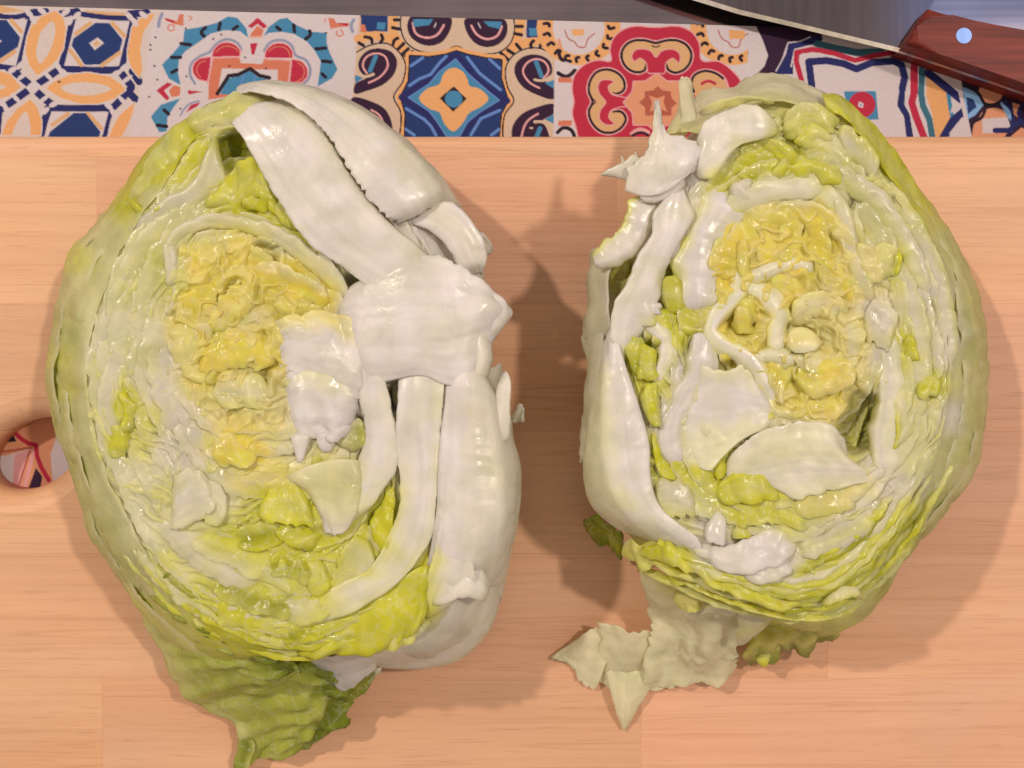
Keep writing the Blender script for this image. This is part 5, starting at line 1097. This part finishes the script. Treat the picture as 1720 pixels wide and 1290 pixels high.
# yellow pocket with a white wall
leaf([[(1188,575,58),(1215,590,59),(1245,600,60),(1265,610,60)],[(1195,595,52),(1218,606,52),(1245,612,52),(1268,622,52)],[(1200,610,47),(1225,618,47),(1250,625,47),(1270,640,47)]], 'myy', blister=.4, thick=.6)
leaf([[(1218,500,56),(1240,498,58),(1265,502,58),(1292,518,56)],[(1222,520,54),(1245,515,57),(1268,518,57),(1292,535,54)],[(1225,545,50),(1248,540,52),(1270,545,52),(1290,560,50)]], 'yyy', blister=.8, bs=4, ruff=1.4, rf=4, thick=.5)
leaf([[(1228,520,60),(1245,515,62),(1262,528,61)],[(1230,540,61),(1246,535,63),(1266,545,62)],[(1235,562,59),(1250,560,60),(1265,565,59)]], 'zmz', blister=1.0, bs=3.5, ruff=1.4, rf=3.5, thick=.5)

# star shaped piece of stem with torn spikes
leaf([[(1101,168,60),(1097,200,63),(1091,235,65),(1080,262,66),(1052,282,65),(1046,318,63)],[(1104,168,60),(1106,205,65),(1108,240,68),(1112,272,70),(1108,305,70),(1090,330,67)],[(1106,170,59),(1112,200,62),(1122,226,65),(1152,228,66),(1180,250,66),(1150,300,66)]], 'qww', 'stem', blister=.5, fold=.8, fs=6, bs=7, ridge=.25, thick=1.4, mat=M_RIB, tuck=0, jag=.10)
leaf([[(1008,292,56),(1030,280,59),(1050,268,62),(1078,255,64)],[(1012,293,56),(1038,290,60),(1060,288,64),(1090,285,67)],[(1012,295,55),(1038,298,58),(1060,308,62),(1082,318,64)]], 'qww', 'stem', blister=.4, jag=.08, thick=1.2, mat=M_RIB, tuck=0)
for x, y in ((1043, 262), (1057, 262), (1066, 255)):
    leaf([[(x, y, 60), (x + 1, y + 10, 62), (x - 3, y + 22, 62)], [(x + 1, y, 60), (x + 7, y + 10, 62), (x + 12, y + 20, 63)]], 'q', 'stem', blister=.2, thick=.7, tuck=0, res=.6)
leaf([[(1100,240,69),(1130,232,70),(1165,240,69)],[(1105,262,71),(1140,262,73),(1176,262,70)],[(1115,285,69),(1148,292,70),(1172,290,68)]], 'tqq', 'stem', blister=.5, fold=.8, fs=6, thick=1.8, mat=M_RIB, jag=.10)
leaf([[(1082,302,70),(1108,280,72),(1140,275,72),(1152,290,71)],[(1072,318,70),(1105,305,76),(1135,300,76),(1152,308,71)],[(1068,332,66),(1095,342,69),(1128,332,69),(1148,325,67)]], 'www', 'stem', blister=.5, fold=.8, fs=6, bs=4, thick=2.2, mat=M_RIB, jag=.05)
# thin see-through outer leaf behind the top
leaf([[(1142,150,30),(1146,128,30),(1160,133,30),(1164,170,34),(1180,150,33),(1230,145,33),(1262,128,34),(1310,124,34),(1362,142,34),(1400,165,36),(1440,192,38)],
      [(1140,190,36),(1148,175,36),(1160,180,37),(1172,190,40),(1195,180,42),(1238,168,44),(1275,150,46),(1315,146,47),(1358,162,47),(1392,182,48),(1425,205,50)],
      [(1112,235,44),(1135,225,46),(1155,222,48),(1178,225,50),(1208,205,52),(1245,190,54),(1282,175,55),(1318,168,55),(1350,180,55),(1380,198,55),(1410,220,56)]], 'ttp', 'torn_leaf', blister=.5, fold=.7, thick=.45, mat=M_THIN, jag=.12, edge=(0,), tuck=0)
leaf([[(1140,135,34),(1142,165,38),(1145,200,42),(1120,235,46)],[(1155,133,34),(1160,165,38),(1168,200,42),(1140,240,46)]], 't', 'torn_leaf', blister=.4, fold=.5, thick=.45, mat=M_THIN, tuck=0)
# white leaf below it
leaf([[(1165,232,64),(1185,205,66),(1220,186,67),(1262,176,67),(1302,192,66)],[(1168,260,66),(1195,228,69),(1228,208,70),(1268,205,70),(1308,212,68)],[(1165,295,66),(1190,260,69),(1220,238,70),(1255,228,69),(1306,232,67)],[(1180,318,64),(1205,290,66),(1225,262,66),(1245,242,66),(1290,240,65)]], 'wwwq', 'leaf_rib', blister=.6, bs=7, fold=.8, thick=1.2, mat=M_RIB, jag=.03)
leaf([[(1172,180,56),(1215,165,58),(1260,160,59),(1300,165,59)],[(1180,198,60),(1220,182,62),(1262,172,63),(1302,182,62)]], 'px', blister=.8, ruff=1.0, thick=.5)
# ribs below the star
leaf([[(1110,318,70),(1098,350,67),(1092,388,66),(1070,430,65),(1056,470,64),(1036,505,63),(1026,555,61),(1028,610,59)],[(1130,312,73),(1122,345,71),(1112,390,71),(1090,435,70),(1074,480,69),(1058,512,67),(1046,560,64),(1044,615,61)],[(1150,312,73),(1142,345,71),(1136,388,70),(1113,430,69),(1098,475,68),(1082,508,66),(1066,550,63),(1058,605,60)],[(1170,318,69),(1168,350,66),(1156,388,65),(1130,428,64),(1114,465,63),(1104,500,62),(1090,532,61),(1068,590,58)]], 'wwww', 'leaf_rib', blister=.35, bs=9, ridge=.2, thick=2.0, mat=M_RIB)
leaf([[(1030,505,63),(1060,500,65),(1095,502,64)],[(1032,528,64),(1065,525,67),(1102,530,66),],[(1045,548,60),(1080,548,63),(1112,555,62)]], 'www', 'leaf_rib', blister=.3, thick=1.5, mat=M_RIB)
# pale bands sweeping right of the star
leaf([[(1205,345,62),(1240,318,64),(1290,304,64),(1345,298,64),(1392,310,63)],[(1212,360,65),(1248,336,67),(1295,322,67),(1345,316,67),(1388,325,65)],[(1218,378,60),(1255,355,61),(1300,341,61),(1345,335,61),(1382,340,60)]], 'cqc', 'leaf_rib', blister=.5, bs=6, ruff=.6, edge=(0,), thick=1.0, mat=M_RIB)
leaf([[(1222,312,66),(1245,302,67),(1268,296,67)],[(1225,328,68),(1248,325,69),(1266,322,68)],[(1232,345,65),(1252,345,66),(1260,340,66)]], 'qwc', blister=.5, jag=.08, thick=.6)
leaf([[(1388,318,62),(1402,360,62),(1412,410,62),(1432,470,62),(1455,520,62)],[(1400,315,65),(1415,360,65),(1426,410,65),(1446,465,65),(1465,515,65)],[(1418,322,61),(1430,362,61),(1442,408,61),(1460,460,61),(1478,508,61)]], 'cqp', 'leaf_rib', blister=.5, thick=.9)
leaf([[(1330,292,60),(1395,310,62),(1450,345,62),(1490,395,61),(1520,450,60),(1545,520,59)],[(1340,282,62),(1405,298,64),(1462,333,64),(1504,385,63),(1536,445,62),(1560,520,61)],[(1352,270,58),(1420,285,59),(1478,320,59),(1520,375,58),(1552,438,57),(1575,515,57)]], 'xpq', blister=.7, ruff=.8, edge=(0,), thick=.7)
leaf([[(1355,285,62),(1400,272,64),(1440,285,63)],[(1365,300,60),(1410,295,62),(1448,312,61)],[(1400,318,58),(1430,322,59),(1460,340,58)]], 'pqp', blister=.6, thick=.7)
# lime leaves of the top
leaf([[(1222,305,58),(1232,268,62),(1248,242,64),(1285,232,64),(1312,240,63)],[(1235,300,55),(1250,275,57),(1275,258,57),(1305,255,57),(1335,262,58)],[(1250,308,57),(1270,295,55),(1300,285,54),(1330,282,55),(1360,288,57)]], 'xld', blister=.8, bs=5, ruff=1.2, fold=.9, fs=6, thick=.5)
leaf([[(1290,285,58),(1310,270,61),(1345,262,61),(1390,275,60),(1425,302,58)],[(1280,300,60),(1310,288,62),(1348,280,62),(1390,292,61),(1418,312,59)],[(1285,315,57),(1315,305,58),(1350,298,58),(1385,304,58),(1412,320,57)]], 'xll', blister=1.1, bs=4, ruff=1.4, rf=4, thick=.5)
leaf([[(1228,312,59),(1240,292,62),(1258,298,61),(1272,312,59)],[(1235,320,56),(1248,306,57),(1262,310,57),(1275,322,56)]], 'xl', blister=.7, ruff=1.2, rf=4, thick=.5)
leaf([[(1308,200,60),(1330,180,62),(1362,170,62),(1395,182,61)],[(1312,225,62),(1335,208,64),(1370,198,64),(1405,210,62)],[(1325,245,58),(1350,232,60),(1382,225,60),(1415,235,59)]], 'pxx', blister=1.2, bs=5, ruff=1.3, rf=5, thick=.5)
leaf([[(1325,245,59),(1345,215,62),(1362,198,63)],[(1345,252,58),(1365,222,61),(1380,205,62)],[(1375,262,57),(1392,238,59),(1408,222,60)]], 'lxp', blister=.9, ruff=1.3, rf=4, thick=.5)
leaf([[(1400,200,60),(1430,215,61),(1465,245,60),(1485,275,58)],[(1405,230,62),(1432,245,63),(1460,268,62),(1478,300,60)],[(1412,262,59),(1435,275,60),(1455,295,59),(1468,322,58)]], 'xqp', blister=.9, bs=6, ruff=1.0, thick=.6)
leaf([[(1382,160,50),(1405,160,48),(1440,186,46),(1485,232,44),(1525,288,42),(1560,350,40),(1590,410,38)],[(1385,172,56),(1408,178,54),(1438,206,52),(1478,252,50),(1514,305,48),(1548,365,46),(1575,420,44)],[(1392,186,56),(1418,198,57),(1445,228,56),(1478,272,55),(1508,320,53),(1536,375,51),(1560,428,50)]], 'lxl', 'outer_leaf', blister=.7, bs=6, ruff=.8, edge=(1,), thick=.6)
leaf([[(1445,250,60),(1470,262,61),(1468,290,60),(1490,305,59)],[(1440,275,58),(1452,290,58),(1462,310,57),(1490,325,57)]], 'px', blister=.6, ruff=1.0, rf=4, thick=.5)
# packed pale leaves on the right, a few strong ones
leaf([[(1505,300,55),(1548,372,55),(1585,450,55),(1608,540,55),(1610,630,55)],[(1495,308,59),(1536,380,59),(1572,455,59),(1594,542,59),(1596,630,59)],[(1482,320,55),(1520,390,55),(1552,462,55),(1573,545,55),(1576,630,55)]], 'gqp', blister=.8, ruff=.8, edge=(0,), thick=.7)
leaf([[(1515,420,58),(1545,490,58),(1562,560,58),(1565,640,58),(1550,720,57)],[(1502,425,61),(1530,492,61),(1546,562,61),(1548,640,61),(1534,715,60)],[(1486,432,57),(1512,498,57),(1526,565,57),(1528,640,57),(1516,708,57)]], 'pqc', blister=.8, ruff=.7, edge=(0,), thick=.7)
leaf([[(1430,400,59),(1462,410,61),(1490,405,61),(1505,420,59)],[(1440,440,61),(1468,445,63),(1490,438,62),(1506,445,60)],[(1450,475,58),(1475,480,59),(1495,470,58),(1508,468,57)]], 'zzp', blister=1.2, bs=4.5, ruff=1.2, rf=5, thick=.5)
leaf([[(1498,408,60),(1502,435,61),(1498,462,60)],[(1508,405,58),(1514,435,58),(1508,465,57)]], 'l', blister=.6, ruff=.8, thick=.5)
leaf([[(1455,470,60),(1480,462,62),(1502,475,60)],[(1458,492,61),(1482,486,63),(1500,498,61)]], 'cz', blister=1.0, bs=3.5, ruff=1.0, thick=.6)
leaf([[(1450,515,60),(1475,503,61),(1500,512,61),(1512,548,60)],[(1446,545,60),(1468,538,62),(1490,545,62),(1500,572,61)],[(1455,585,58),(1470,582,59),(1484,590,59),(1492,600,59)]], 'F', blister=.8, jag=.2, thick=.5)
leaf([[(1515,562,59),(1518,590,60),(1525,615,59)],[(1526,558,61),(1530,588,62),(1536,612,61)],[(1536,565,58),(1540,590,59),(1545,612,58)]], 'xll', blister=.6, ruff=.8, thick=.6)
leaf([[(1538,640,60),(1555,628,62),(1575,632,61),(1580,650,60)],[(1536,655,62),(1556,645,65),(1572,648,64),(1578,662,61)],[(1542,672,59),(1556,668,60),(1570,668,60),(1574,672,59)]], 'xlx', blister=.7, bs=3.5, thick=.6)
leaf([[(1510,630,59),(1530,650,60),(1540,690,60),(1535,740,59)],[(1500,650,57),(1515,670,58),(1522,700,58),(1515,750,57)],[(1490,690,58),(1502,705,58),(1505,730,58),(1495,770,58)]], 'xcl', blister=.5, ruff=.7, thick=.5)
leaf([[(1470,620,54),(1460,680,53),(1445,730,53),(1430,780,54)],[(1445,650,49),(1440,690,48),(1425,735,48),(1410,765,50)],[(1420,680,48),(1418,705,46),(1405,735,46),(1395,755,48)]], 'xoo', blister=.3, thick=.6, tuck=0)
# leaves in the gaps of the left side
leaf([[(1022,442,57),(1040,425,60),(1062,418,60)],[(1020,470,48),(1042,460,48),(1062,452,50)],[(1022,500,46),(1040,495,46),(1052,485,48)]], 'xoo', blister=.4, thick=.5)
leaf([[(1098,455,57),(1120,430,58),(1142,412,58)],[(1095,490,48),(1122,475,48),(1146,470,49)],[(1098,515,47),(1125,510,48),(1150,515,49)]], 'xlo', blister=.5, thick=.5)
leaf([[(1105,475,56),(1125,462,58),(1148,468,57)],[(1108,500,57),(1128,492,59),(1150,500,57)],[(1112,530,55),(1132,528,56),(1152,532,55)]], 'lxl', blister=.8, bs=4, ruff=1.0, thick=.5)
leaf([[(1120,535,58),(1140,540,59),(1160,552,58)],[(1118,560,56),(1138,565,57),(1152,575,56)],[(1122,600,53),(1138,600,53),(1150,600,53)]], 'xlx', blister=.7, bs=4, ruff=1.0, thick=.5)
leaf([[(1042,540,58),(1060,560,60),(1078,565,60)],[(1045,575,58),(1062,590,60),(1080,595,59)],[(1060,620,55),(1072,630,56),(1085,635,55)]], 'xld', blister=.8, bs=4, ruff=1.6, rf=4, thick=.5)
leaf([[(1070,570,60),(1090,580,61),(1108,590,60)],[(1068,605,62),(1085,615,63),(1104,615,62)],[(1072,640,58),(1088,645,59),(1100,640,58)]], 'lxl', blister=.9, bs=3.5, ruff=1.8, rf=4, thick=.5)
leaf([[(1078,655,60),(1095,640,61),(1112,650,60)],[(1082,680,60),(1096,672,61),(1108,680,60)],[(1090,720,58),(1098,718,58),(1104,718,58)]], 'xll', blister=.9, bs=3.5, ruff=1.6, rf=4, thick=.5)
leaf([[(1092,720,59),(1098,760,60),(1108,795,60),(1150,812,59)],[(1105,720,58),(1110,755,59),(1125,782,59),(1160,798,58)]], 'l', blister=.6, ruff=.9, thick=.5)
# white wall left of the big pale leaf, and the big pale leaf
leaf([[(1170,605,60),(1198,618,62),(1222,622,63),(1246,612,64),(1262,640,62)],[(1160,645,58),(1195,655,60),(1232,652,62),(1262,658,62),(1288,668,61)],[(1148,690,57),(1190,695,58),(1235,690,60),(1275,688,61),(1302,692,60)],[(1140,735,57),(1180,745,58),(1225,735,60),(1265,715,61),(1308,705,61)],[(1160,775,58),(1192,790,60),(1212,770,61),(1245,740,61),(1300,715,61)]], 'cwwcc', 'leaf', blister=.4, bs=9, fold=.8, fs=11, thick=.8, mat=M_RIB, edge=(0,), jag=.05)
leaf([[(1225,770,62),(1250,742,64),(1300,715,65),(1350,705,65),(1400,716,64),(1420,738,61)],[(1222,795,62),(1262,770,65),(1310,750,66),(1360,745,66),(1398,752,64),(1430,768,60)],[(1235,812,60),(1275,800,62),(1320,790,63),(1370,785,63),(1425,788,61),(1468,792,58)],[(1300,805,58),(1330,838,59),(1370,832,60),(1405,822,60),(1450,812,59),(1480,805,57)]], 'qcqc', 'leaf', blister=.5, bs=8, fold=.9, fs=10, thick=.8, mat=M_RIB, jag=.05)
leaf([[(1268,700,62),(1285,692,63),(1302,690,62)],[(1272,714,60),(1288,706,60),(1300,702,60)]], 'lx', blister=.4, thick=.5)
leaf([[(1190,775,58),(1208,772,58),(1225,772,58)],[(1196,790,54),(1208,788,53),(1222,788,54)],[(1200,805,54),(1210,806,54),(1220,802,54)]], 'xll', blister=.4, thick=.5)
# cut leaves standing on edge round the hollows
wall([(1088,330),(1075,372),(1056,408),(1026,428),(998,440)], -1, 26, 60.5, 'xqwwc', 4)
wall([(1222,318),(1188,380),(1167,430),(1165,480),(1164,522)], 1, 40, 60.5, 'cqwwcx', 4, (.6, .5))
wall([(1252,425),(1250,455),(1246,485),(1226,508),(1204,532),(1196,558),(1214,576),(1244,590),(1268,612),(1284,645),(1302,698)], -1, 22, 58.6, 'zccwzy', 5)
wall([(1246,488),(1268,488),(1294,508),(1306,530),(1300,562),(1312,596)], 1, 21, 58.6, 'zccczy', 4)
wall([(1256,480),(1278,460),(1310,448),(1345,446),(1364,462)], 1, 20, 58.6, 'zccczy', 3.5)
wall([(1264,606),(1290,596),(1318,600),(1340,604)], -1, 16, 58.4, 'zccz', 3)
wall([(1172,545),(1176,595),(1164,632),(1142,674),(1124,712),(1124,752),(1152,786)], 1, 28, 58.8, 'cqwwqo', 5, (.5, .5))
wall([(1078,515),(1096,548),(1116,568),(1120,594),(1108,624),(1096,650)], 1, 19, 58.8, 'xccwx', 4)
wall([(1486,548),(1494,618),(1490,690),(1484,748),(1490,806)], 1, 30, 58.8, 'cccqco', 4)
wall([(1095,508),(1094,518),(1092,527)], 1, 16, 61, 'www', 2)
# great smooth outer leaf, lower left, and thin flaps on its rim
leaf([[(1030,545,61),(1046,600,63),(1062,650,64),(1078,700,64),(1090,750,64),(1092,800,64),(1108,850,63),(1140,880,62),(1172,905,60),(1186,950,56)],
      [(1022,560,60),(1030,620,64),(1040,690,66),(1046,750,66),(1056,810,65),(1085,862,63),(1125,895,60),(1165,925,56),(1188,965,50)],
      [(1014,580,54),(1008,650,57),(1006,720,58),(1010,780,58),(1022,830,56),(1055,875,54),(1100,905,51),(1150,938,48),(1190,975,44)],
      [(1006,600,40),(992,670,42),(984,740,42),(982,795,41),(992,842,38),(1028,880,36),(1080,905,36),(1140,940,36),(1190,985,36)],
      [(1016,620,16),(1000,690,14),(994,750,12),(996,800,12),(1010,845,12),(1045,880,14),(1095,905,18),(1150,940,22),(1195,990,26)]], 'wwccp', 'outer_leaf', blister=.2, bs=12, ridge=.18, thick=1.3, mat=M_RIB, edge=())
leaf([[(1030,425,56),(1022,470,56),(1024,520,57),(1030,560,57)],[(1008,415,50),(1005,470,50),(1010,520,52),(1012,570,52)],[(992,420,42),(990,470,42),(987,520,42),(978,570,40)],[(990,428,24),(988,475,24),(984,522,24),(980,572,24)]], 'qttt', 'torn_leaf', blister=.5, fold=.9, fs=8, thick=.6, mat=M_THIN, jag=.03, edge=(1,))
leaf([[(1018,545,52),(1012,600,54),(1005,660,54),(1000,720,52)],[(1000,550,46),(996,600,48),(990,660,48),(986,720,46)],[(978,565,38),(986,605,40),(982,660,40),(974,740,36)]], 'qtt', 'torn_leaf', blister=.5, fold=.7, jag=.08, thick=.6, mat=M_THIN, edge=(1,))
leaf([[(990,690,44),(988,730,44),(986,770,42)],[(976,700,38),(974,740,38),(974,778,36)]], 'qt', 'torn_leaf', blister=.3, jag=.4, thick=.5, edge=(1,))
# lower left: pale and lime folds
leaf([[(1092,812,61),(1115,802,63),(1148,808,63),(1172,832,62)],[(1096,842,62),(1120,835,64),(1148,842,64),(1168,855,62)],[(1108,866,60),(1130,868,61),(1155,872,61),(1172,876,60)]], 'qtx', blister=.7, bs=4, jag=.22, thick=.5)
leaf([[(1140,805,60),(1175,812,61),(1200,830,61),(1208,855,60)],[(1148,835,58),(1170,838,58),(1190,850,58),(1200,868,57)],[(1160,868,57),(1175,868,56),(1190,872,55),(1202,880,55)]], 'pxc', blister=.5, ruff=.6, thick=.6)
leaf([[(1196,862,61),(1206,852,63),(1218,866,63),(1216,890,62)],[(1182,885,62),(1198,885,65),(1214,895,65),(1216,912,62)],[(1184,910,60),(1198,916,61),(1212,918,61),(1216,920,60)]], 'www', blister=.5, fold=.8, fs=6, bs=4, thick=1.2, mat=M_RIB, jag=.10)
leaf([[(1195,815,60),(1225,800,62),(1260,795,62),(1300,800,60)],[(1200,835,61),(1230,825,63),(1265,818,63),(1305,822,61)],[(1215,855,58),(1245,845,58),(1275,840,58),(1310,848,58)]], 'lxl', blister=.8, bs=5, ruff=1.0, rf=6, fold=.8, thick=.5)
leaf([[(1218,862,60),(1250,845,63),(1285,838,63),(1320,850,62),(1355,872,60)],[(1225,875,58),(1258,862,59),(1290,858,58),(1322,868,58),(1352,885,58)],[(1222,892,60),(1258,885,62),(1295,880,61),(1330,888,60),(1360,900,58)]], 'xlx', blister=.8, bs=5, ruff=1.2, rf=6, thick=.5)
leaf([[(1320,845,60),(1350,830,62),(1385,820,62),(1430,820,60)],[(1330,860,60),(1360,850,62),(1395,842,62),(1440,838,60)],[(1345,880,58),(1375,870,59),(1410,862,59),(1450,855,58)]], 'zzx', blister=.7, ruff=.8, thick=.6)
leaf([[(1222,895,58),(1240,888,59),(1265,892,59)],[(1232,908,54),(1248,904,54),(1268,906,55)]], 'xl', blister=.4, thick=.5)
leaf([[(1180,905,60),(1215,915,62),(1255,905,63),(1300,885,62),(1330,890,61)],[(1185,935,62),(1222,942,65),(1262,935,66),(1305,920,65),(1335,912,62)],[(1200,965,59),(1235,968,61),(1270,962,62),(1310,948,61),(1345,938,60)]], 'www', blister=2.0, bs=5, fold=1.0, fs=7, thick=.8, mat=M_RIB, jag=.04)
leaf([[(1240,955,62),(1265,940,64),(1295,930,64),(1325,930,62)],[(1250,972,63),(1275,962,65),(1302,955,65),(1330,950,63)],[(1272,985,59),(1295,980,60),(1318,970,60),(1338,962,59)]], 'wqq', blister=2.0, bs=5, fold=.8, fs=6, thick=.8, mat=M_RIB, jag=.06)
leaf([[(1330,905,60),(1370,895,61),(1410,880,61),(1460,850,60)],[(1340,925,62),(1380,912,63),(1422,895,63),(1472,862,61)],[(1348,945,58),(1388,932,59),(1430,912,59),(1480,878,58)]], 'qpq', blister=.8, bs=5, ruff=.7, thick=.7)
# green rim sweeping along the bottom
leaf([[(1075,910,52),(1110,905,56),(1150,925,58),(1200,960,59),(1260,988,59),(1320,1002,57),(1380,995,55)],[(1078,928,50),(1112,925,55),(1152,945,57),(1202,976,58),(1262,1002,58),(1325,1015,56),(1390,1008,54)],[(1085,945,46),(1118,945,50),(1160,965,52),(1210,992,53),(1268,1015,53),(1332,1028,51),(1400,1020,48)]], 'xlx', blister=.7, bs=5, ruff=1.1, rf=6, edge=(0, 1), thick=.5)
leaf([[(1120,955,48),(1165,975,52),(1215,1000,53),(1275,1020,53),(1340,1032,51),(1410,1022,48),(1465,985,44)],[(1125,972,44),(1168,992,48),(1220,1014,49),(1280,1032,49),(1345,1044,47),(1420,1034,43),(1478,995,39)]], 'lx', blister=.6, ruff=1.1, rf=6, edge=(0, 1), thick=.5)
leaf([[(1378,1008,56),(1410,988,59),(1440,985,58),(1450,1000,54)],[(1385,1022,55),(1412,1008,57),(1438,1005,56),(1446,1012,52)]], 'qx', blister=1.0, bs=3.5, ruff=1.0, thick=.6)
strips([(1090,925),(1160,958),(1240,988),(1325,1003),(1400,990),(1458,948),(1508,890),(1552,825),(1585,755)], 57, [-30, -20, -11, -3, 5, 12, 19, 26, 33], ['cq', 'lx', 'xp', 'dl', 'lx', 'px', 'ld', 'xl', 'gp'], (1340, 700), 7)
strips([(1330,960),(1375,935),(1425,910),(1470,870),(1510,820)], 59, [-12, -3, 6, 14], ['pq', 'lx', 'dl', 'xl'], (1340, 600), 9)
# frilled leaf hanging out at the lower left
leaf([[(1040,912,42),(1058,902,48),(1078,915,50),(1108,900,52),(1118,912,50)],[(1044,930,40),(1062,922,44),(1080,935,47),(1100,922,50),(1120,930,48)],[(1050,950,36),(1070,948,38),(1082,955,42),(1108,948,45),(1130,950,44)]], 'zxx', blister=.8, ruff=1.8, rf=5, fold=1.0, fs=6, thick=.5, jag=.08)
leaf([[(1115,935,50),(1140,930,52),(1165,945,52)],[(1118,955,48),(1140,955,50),(1168,968,50)],[(1125,985,42),(1145,985,44),(1172,990,45)]], 'xll', blister=.8, bs=4, ruff=1.6, rf=4, thick=.5)
leaf([[(1130,985,42),(1155,975,45),(1182,985,46)],[(1128,1005,36),(1155,1000,38),(1180,1008,40)],[(1138,1030,28),(1155,1030,30),(1175,1025,32)]], 'xzx', blister=.8, bs=4, ruff=1.6, rf=4, thick=.5)
leaf([[(978,875,20),(1000,868,24),(1025,882,26),(1048,900,28)],[(985,892,14),(1005,888,16),(1028,902,18),(1046,920,20)],[(1010,915,8),(1022,912,9),(1034,925,10),(1044,940,12)]], 'kdk', 'outer_leaf', blister=.7, ruff=1.8, rf=4, jag=.1, thick=.5)
# thin torn leaf spread over the board
leaf([[(1072,948,38),(1100,962,40),(1140,982,42),(1190,998,44),(1245,1003,46)],[(1072,990,27),(1105,1005,28),(1145,1015,31),(1195,1022,35),(1250,1030,37)],[(1086,1030,17),(1120,1045,18),(1155,1050,21),(1200,1055,25),(1248,1062,27)],[(1090,1064,14),(1130,1078,15),(1165,1085,17),(1205,1090,18),(1242,1096,17)],[(1080,1112,9),(1128,1120,10),(1168,1122,11),(1208,1120,11),(1240,1112,10)],[(1075,1152,3),(1125,1158,4),(1165,1152,5),(1205,1145,5),(1238,1128,5)]], 'xcccc', 'torn_leaf', label='thin pale torn leaf lying on the board', crump=.12, blister=.5, fold=2.4, fs=8, ruff=1.6, rf=7, jag=.07, edge=(1,), thick=.4, mat=M_THIN, tuck=0)
leaf([[(1000,1040,10),(1030,1046,13),(1058,1058,15),(1090,1060,15),(1130,1066,9)],[(1006,1075,8),(1032,1082,11),(1060,1088,12),(1092,1090,11),(1135,1092,8)],[(990,1115,4),(1025,1120,6),(1060,1122,6),(1098,1120,5),(1138,1118,5)],[(985,1148,2),(1020,1155,2),(1058,1160,2.5),(1098,1160,2),(1135,1154,2)]], 'cccc', 'torn_leaf', blister=.6, fold=1.8, fs=7, ruff=1.0, jag=.10, edge=(0, 1), thick=.4, mat=M_THIN, tuck=0)
leaf([[(1035,1045,9),(1025,1090,7),(1012,1130,5),(1000,1158,2)],[(985,1060,7),(972,1090,5),(970,1120,3),(972,1145,2)],[(962,1078,4),(950,1095,3),(955,1112,3),(968,1125,2)],[(920,1105,2),(930,1108,2.5),(946,1112,2.5),(966,1128,1.5)]], 'cccc', 'torn_leaf', blister=.4, fold=1.0, fs=7, jag=.10, edge=(1,), thick=.4, mat=M_THIN, tuck=0)
leaf([[(1018,1125,6),(1030,1178,5),(1044,1225,2)],[(1052,1125,6),(1050,1190,6),(1047,1226,2)],[(1112,1120,5),(1078,1180,3),(1050,1226,1.5)]], 'ccc', 'torn_leaf', blister=.4, fold=.8, jag=.10, edge=(1,), thick=.4, mat=M_THIN, tuck=0)
leaf([[(1190,1010,44),(1215,1012,46),(1245,1020,45)],[(1182,1025,40),(1212,1022,43),(1240,1030,42)],[(1170,1032,36),(1198,1032,38),(1224,1036,38)]], 'pqt', 'torn_leaf', blister=.5, fold=.6, jag=.06, thick=.4, mat=M_THIN)
leaf([[(1238,1030,42),(1270,1020,46),(1310,1024,46)],[(1240,1060,34),(1265,1050,38),(1298,1040,42)],[(1238,1085,26),(1252,1080,28),(1270,1068,32)]], 'qpt', 'torn_leaf', blister=.5, fold=.8, jag=.08, thick=.4, mat=M_THIN)
# olive outer leaf, bottom
leaf([[(1268,1060,30),(1290,1035,36),(1330,1030,40),(1380,1030,40),(1430,1018,38),(1470,990,36)],[(1255,1085,22),(1285,1068,26),(1325,1060,29),(1372,1055,30),(1418,1040,29),(1455,1015,28)],[(1248,1105,12),(1282,1092,15),(1320,1082,18),(1358,1078,19),(1398,1062,20),(1435,1042,20)],[(1262,1118,6),(1290,1112,8),(1322,1092,10),(1352,1098,9),(1385,1076,12),(1425,1055,14)]], 'ddxk', 'outer_leaf', blister=.5, fold=1.2, fs=8, ruff=1.6, rf=5, edge=(1,), jag=.06, thick=.5)
leaf([[(1288,1070,18),(1310,1066,20),(1330,1075,18)],[(1272,1100,10),(1296,1095,14),(1312,1090,12)],[(1268,1116,6),(1290,1120,8),(1302,1112,7)]], 'lxl', blister=.6, ruff=1.4, rf=4, jag=.1, thick=.5)
droplets(170, 8)
for c in PARENT.children: c.matrix_parent_inverse.identity(); c.location = -_loc
PARENT.location = _loc
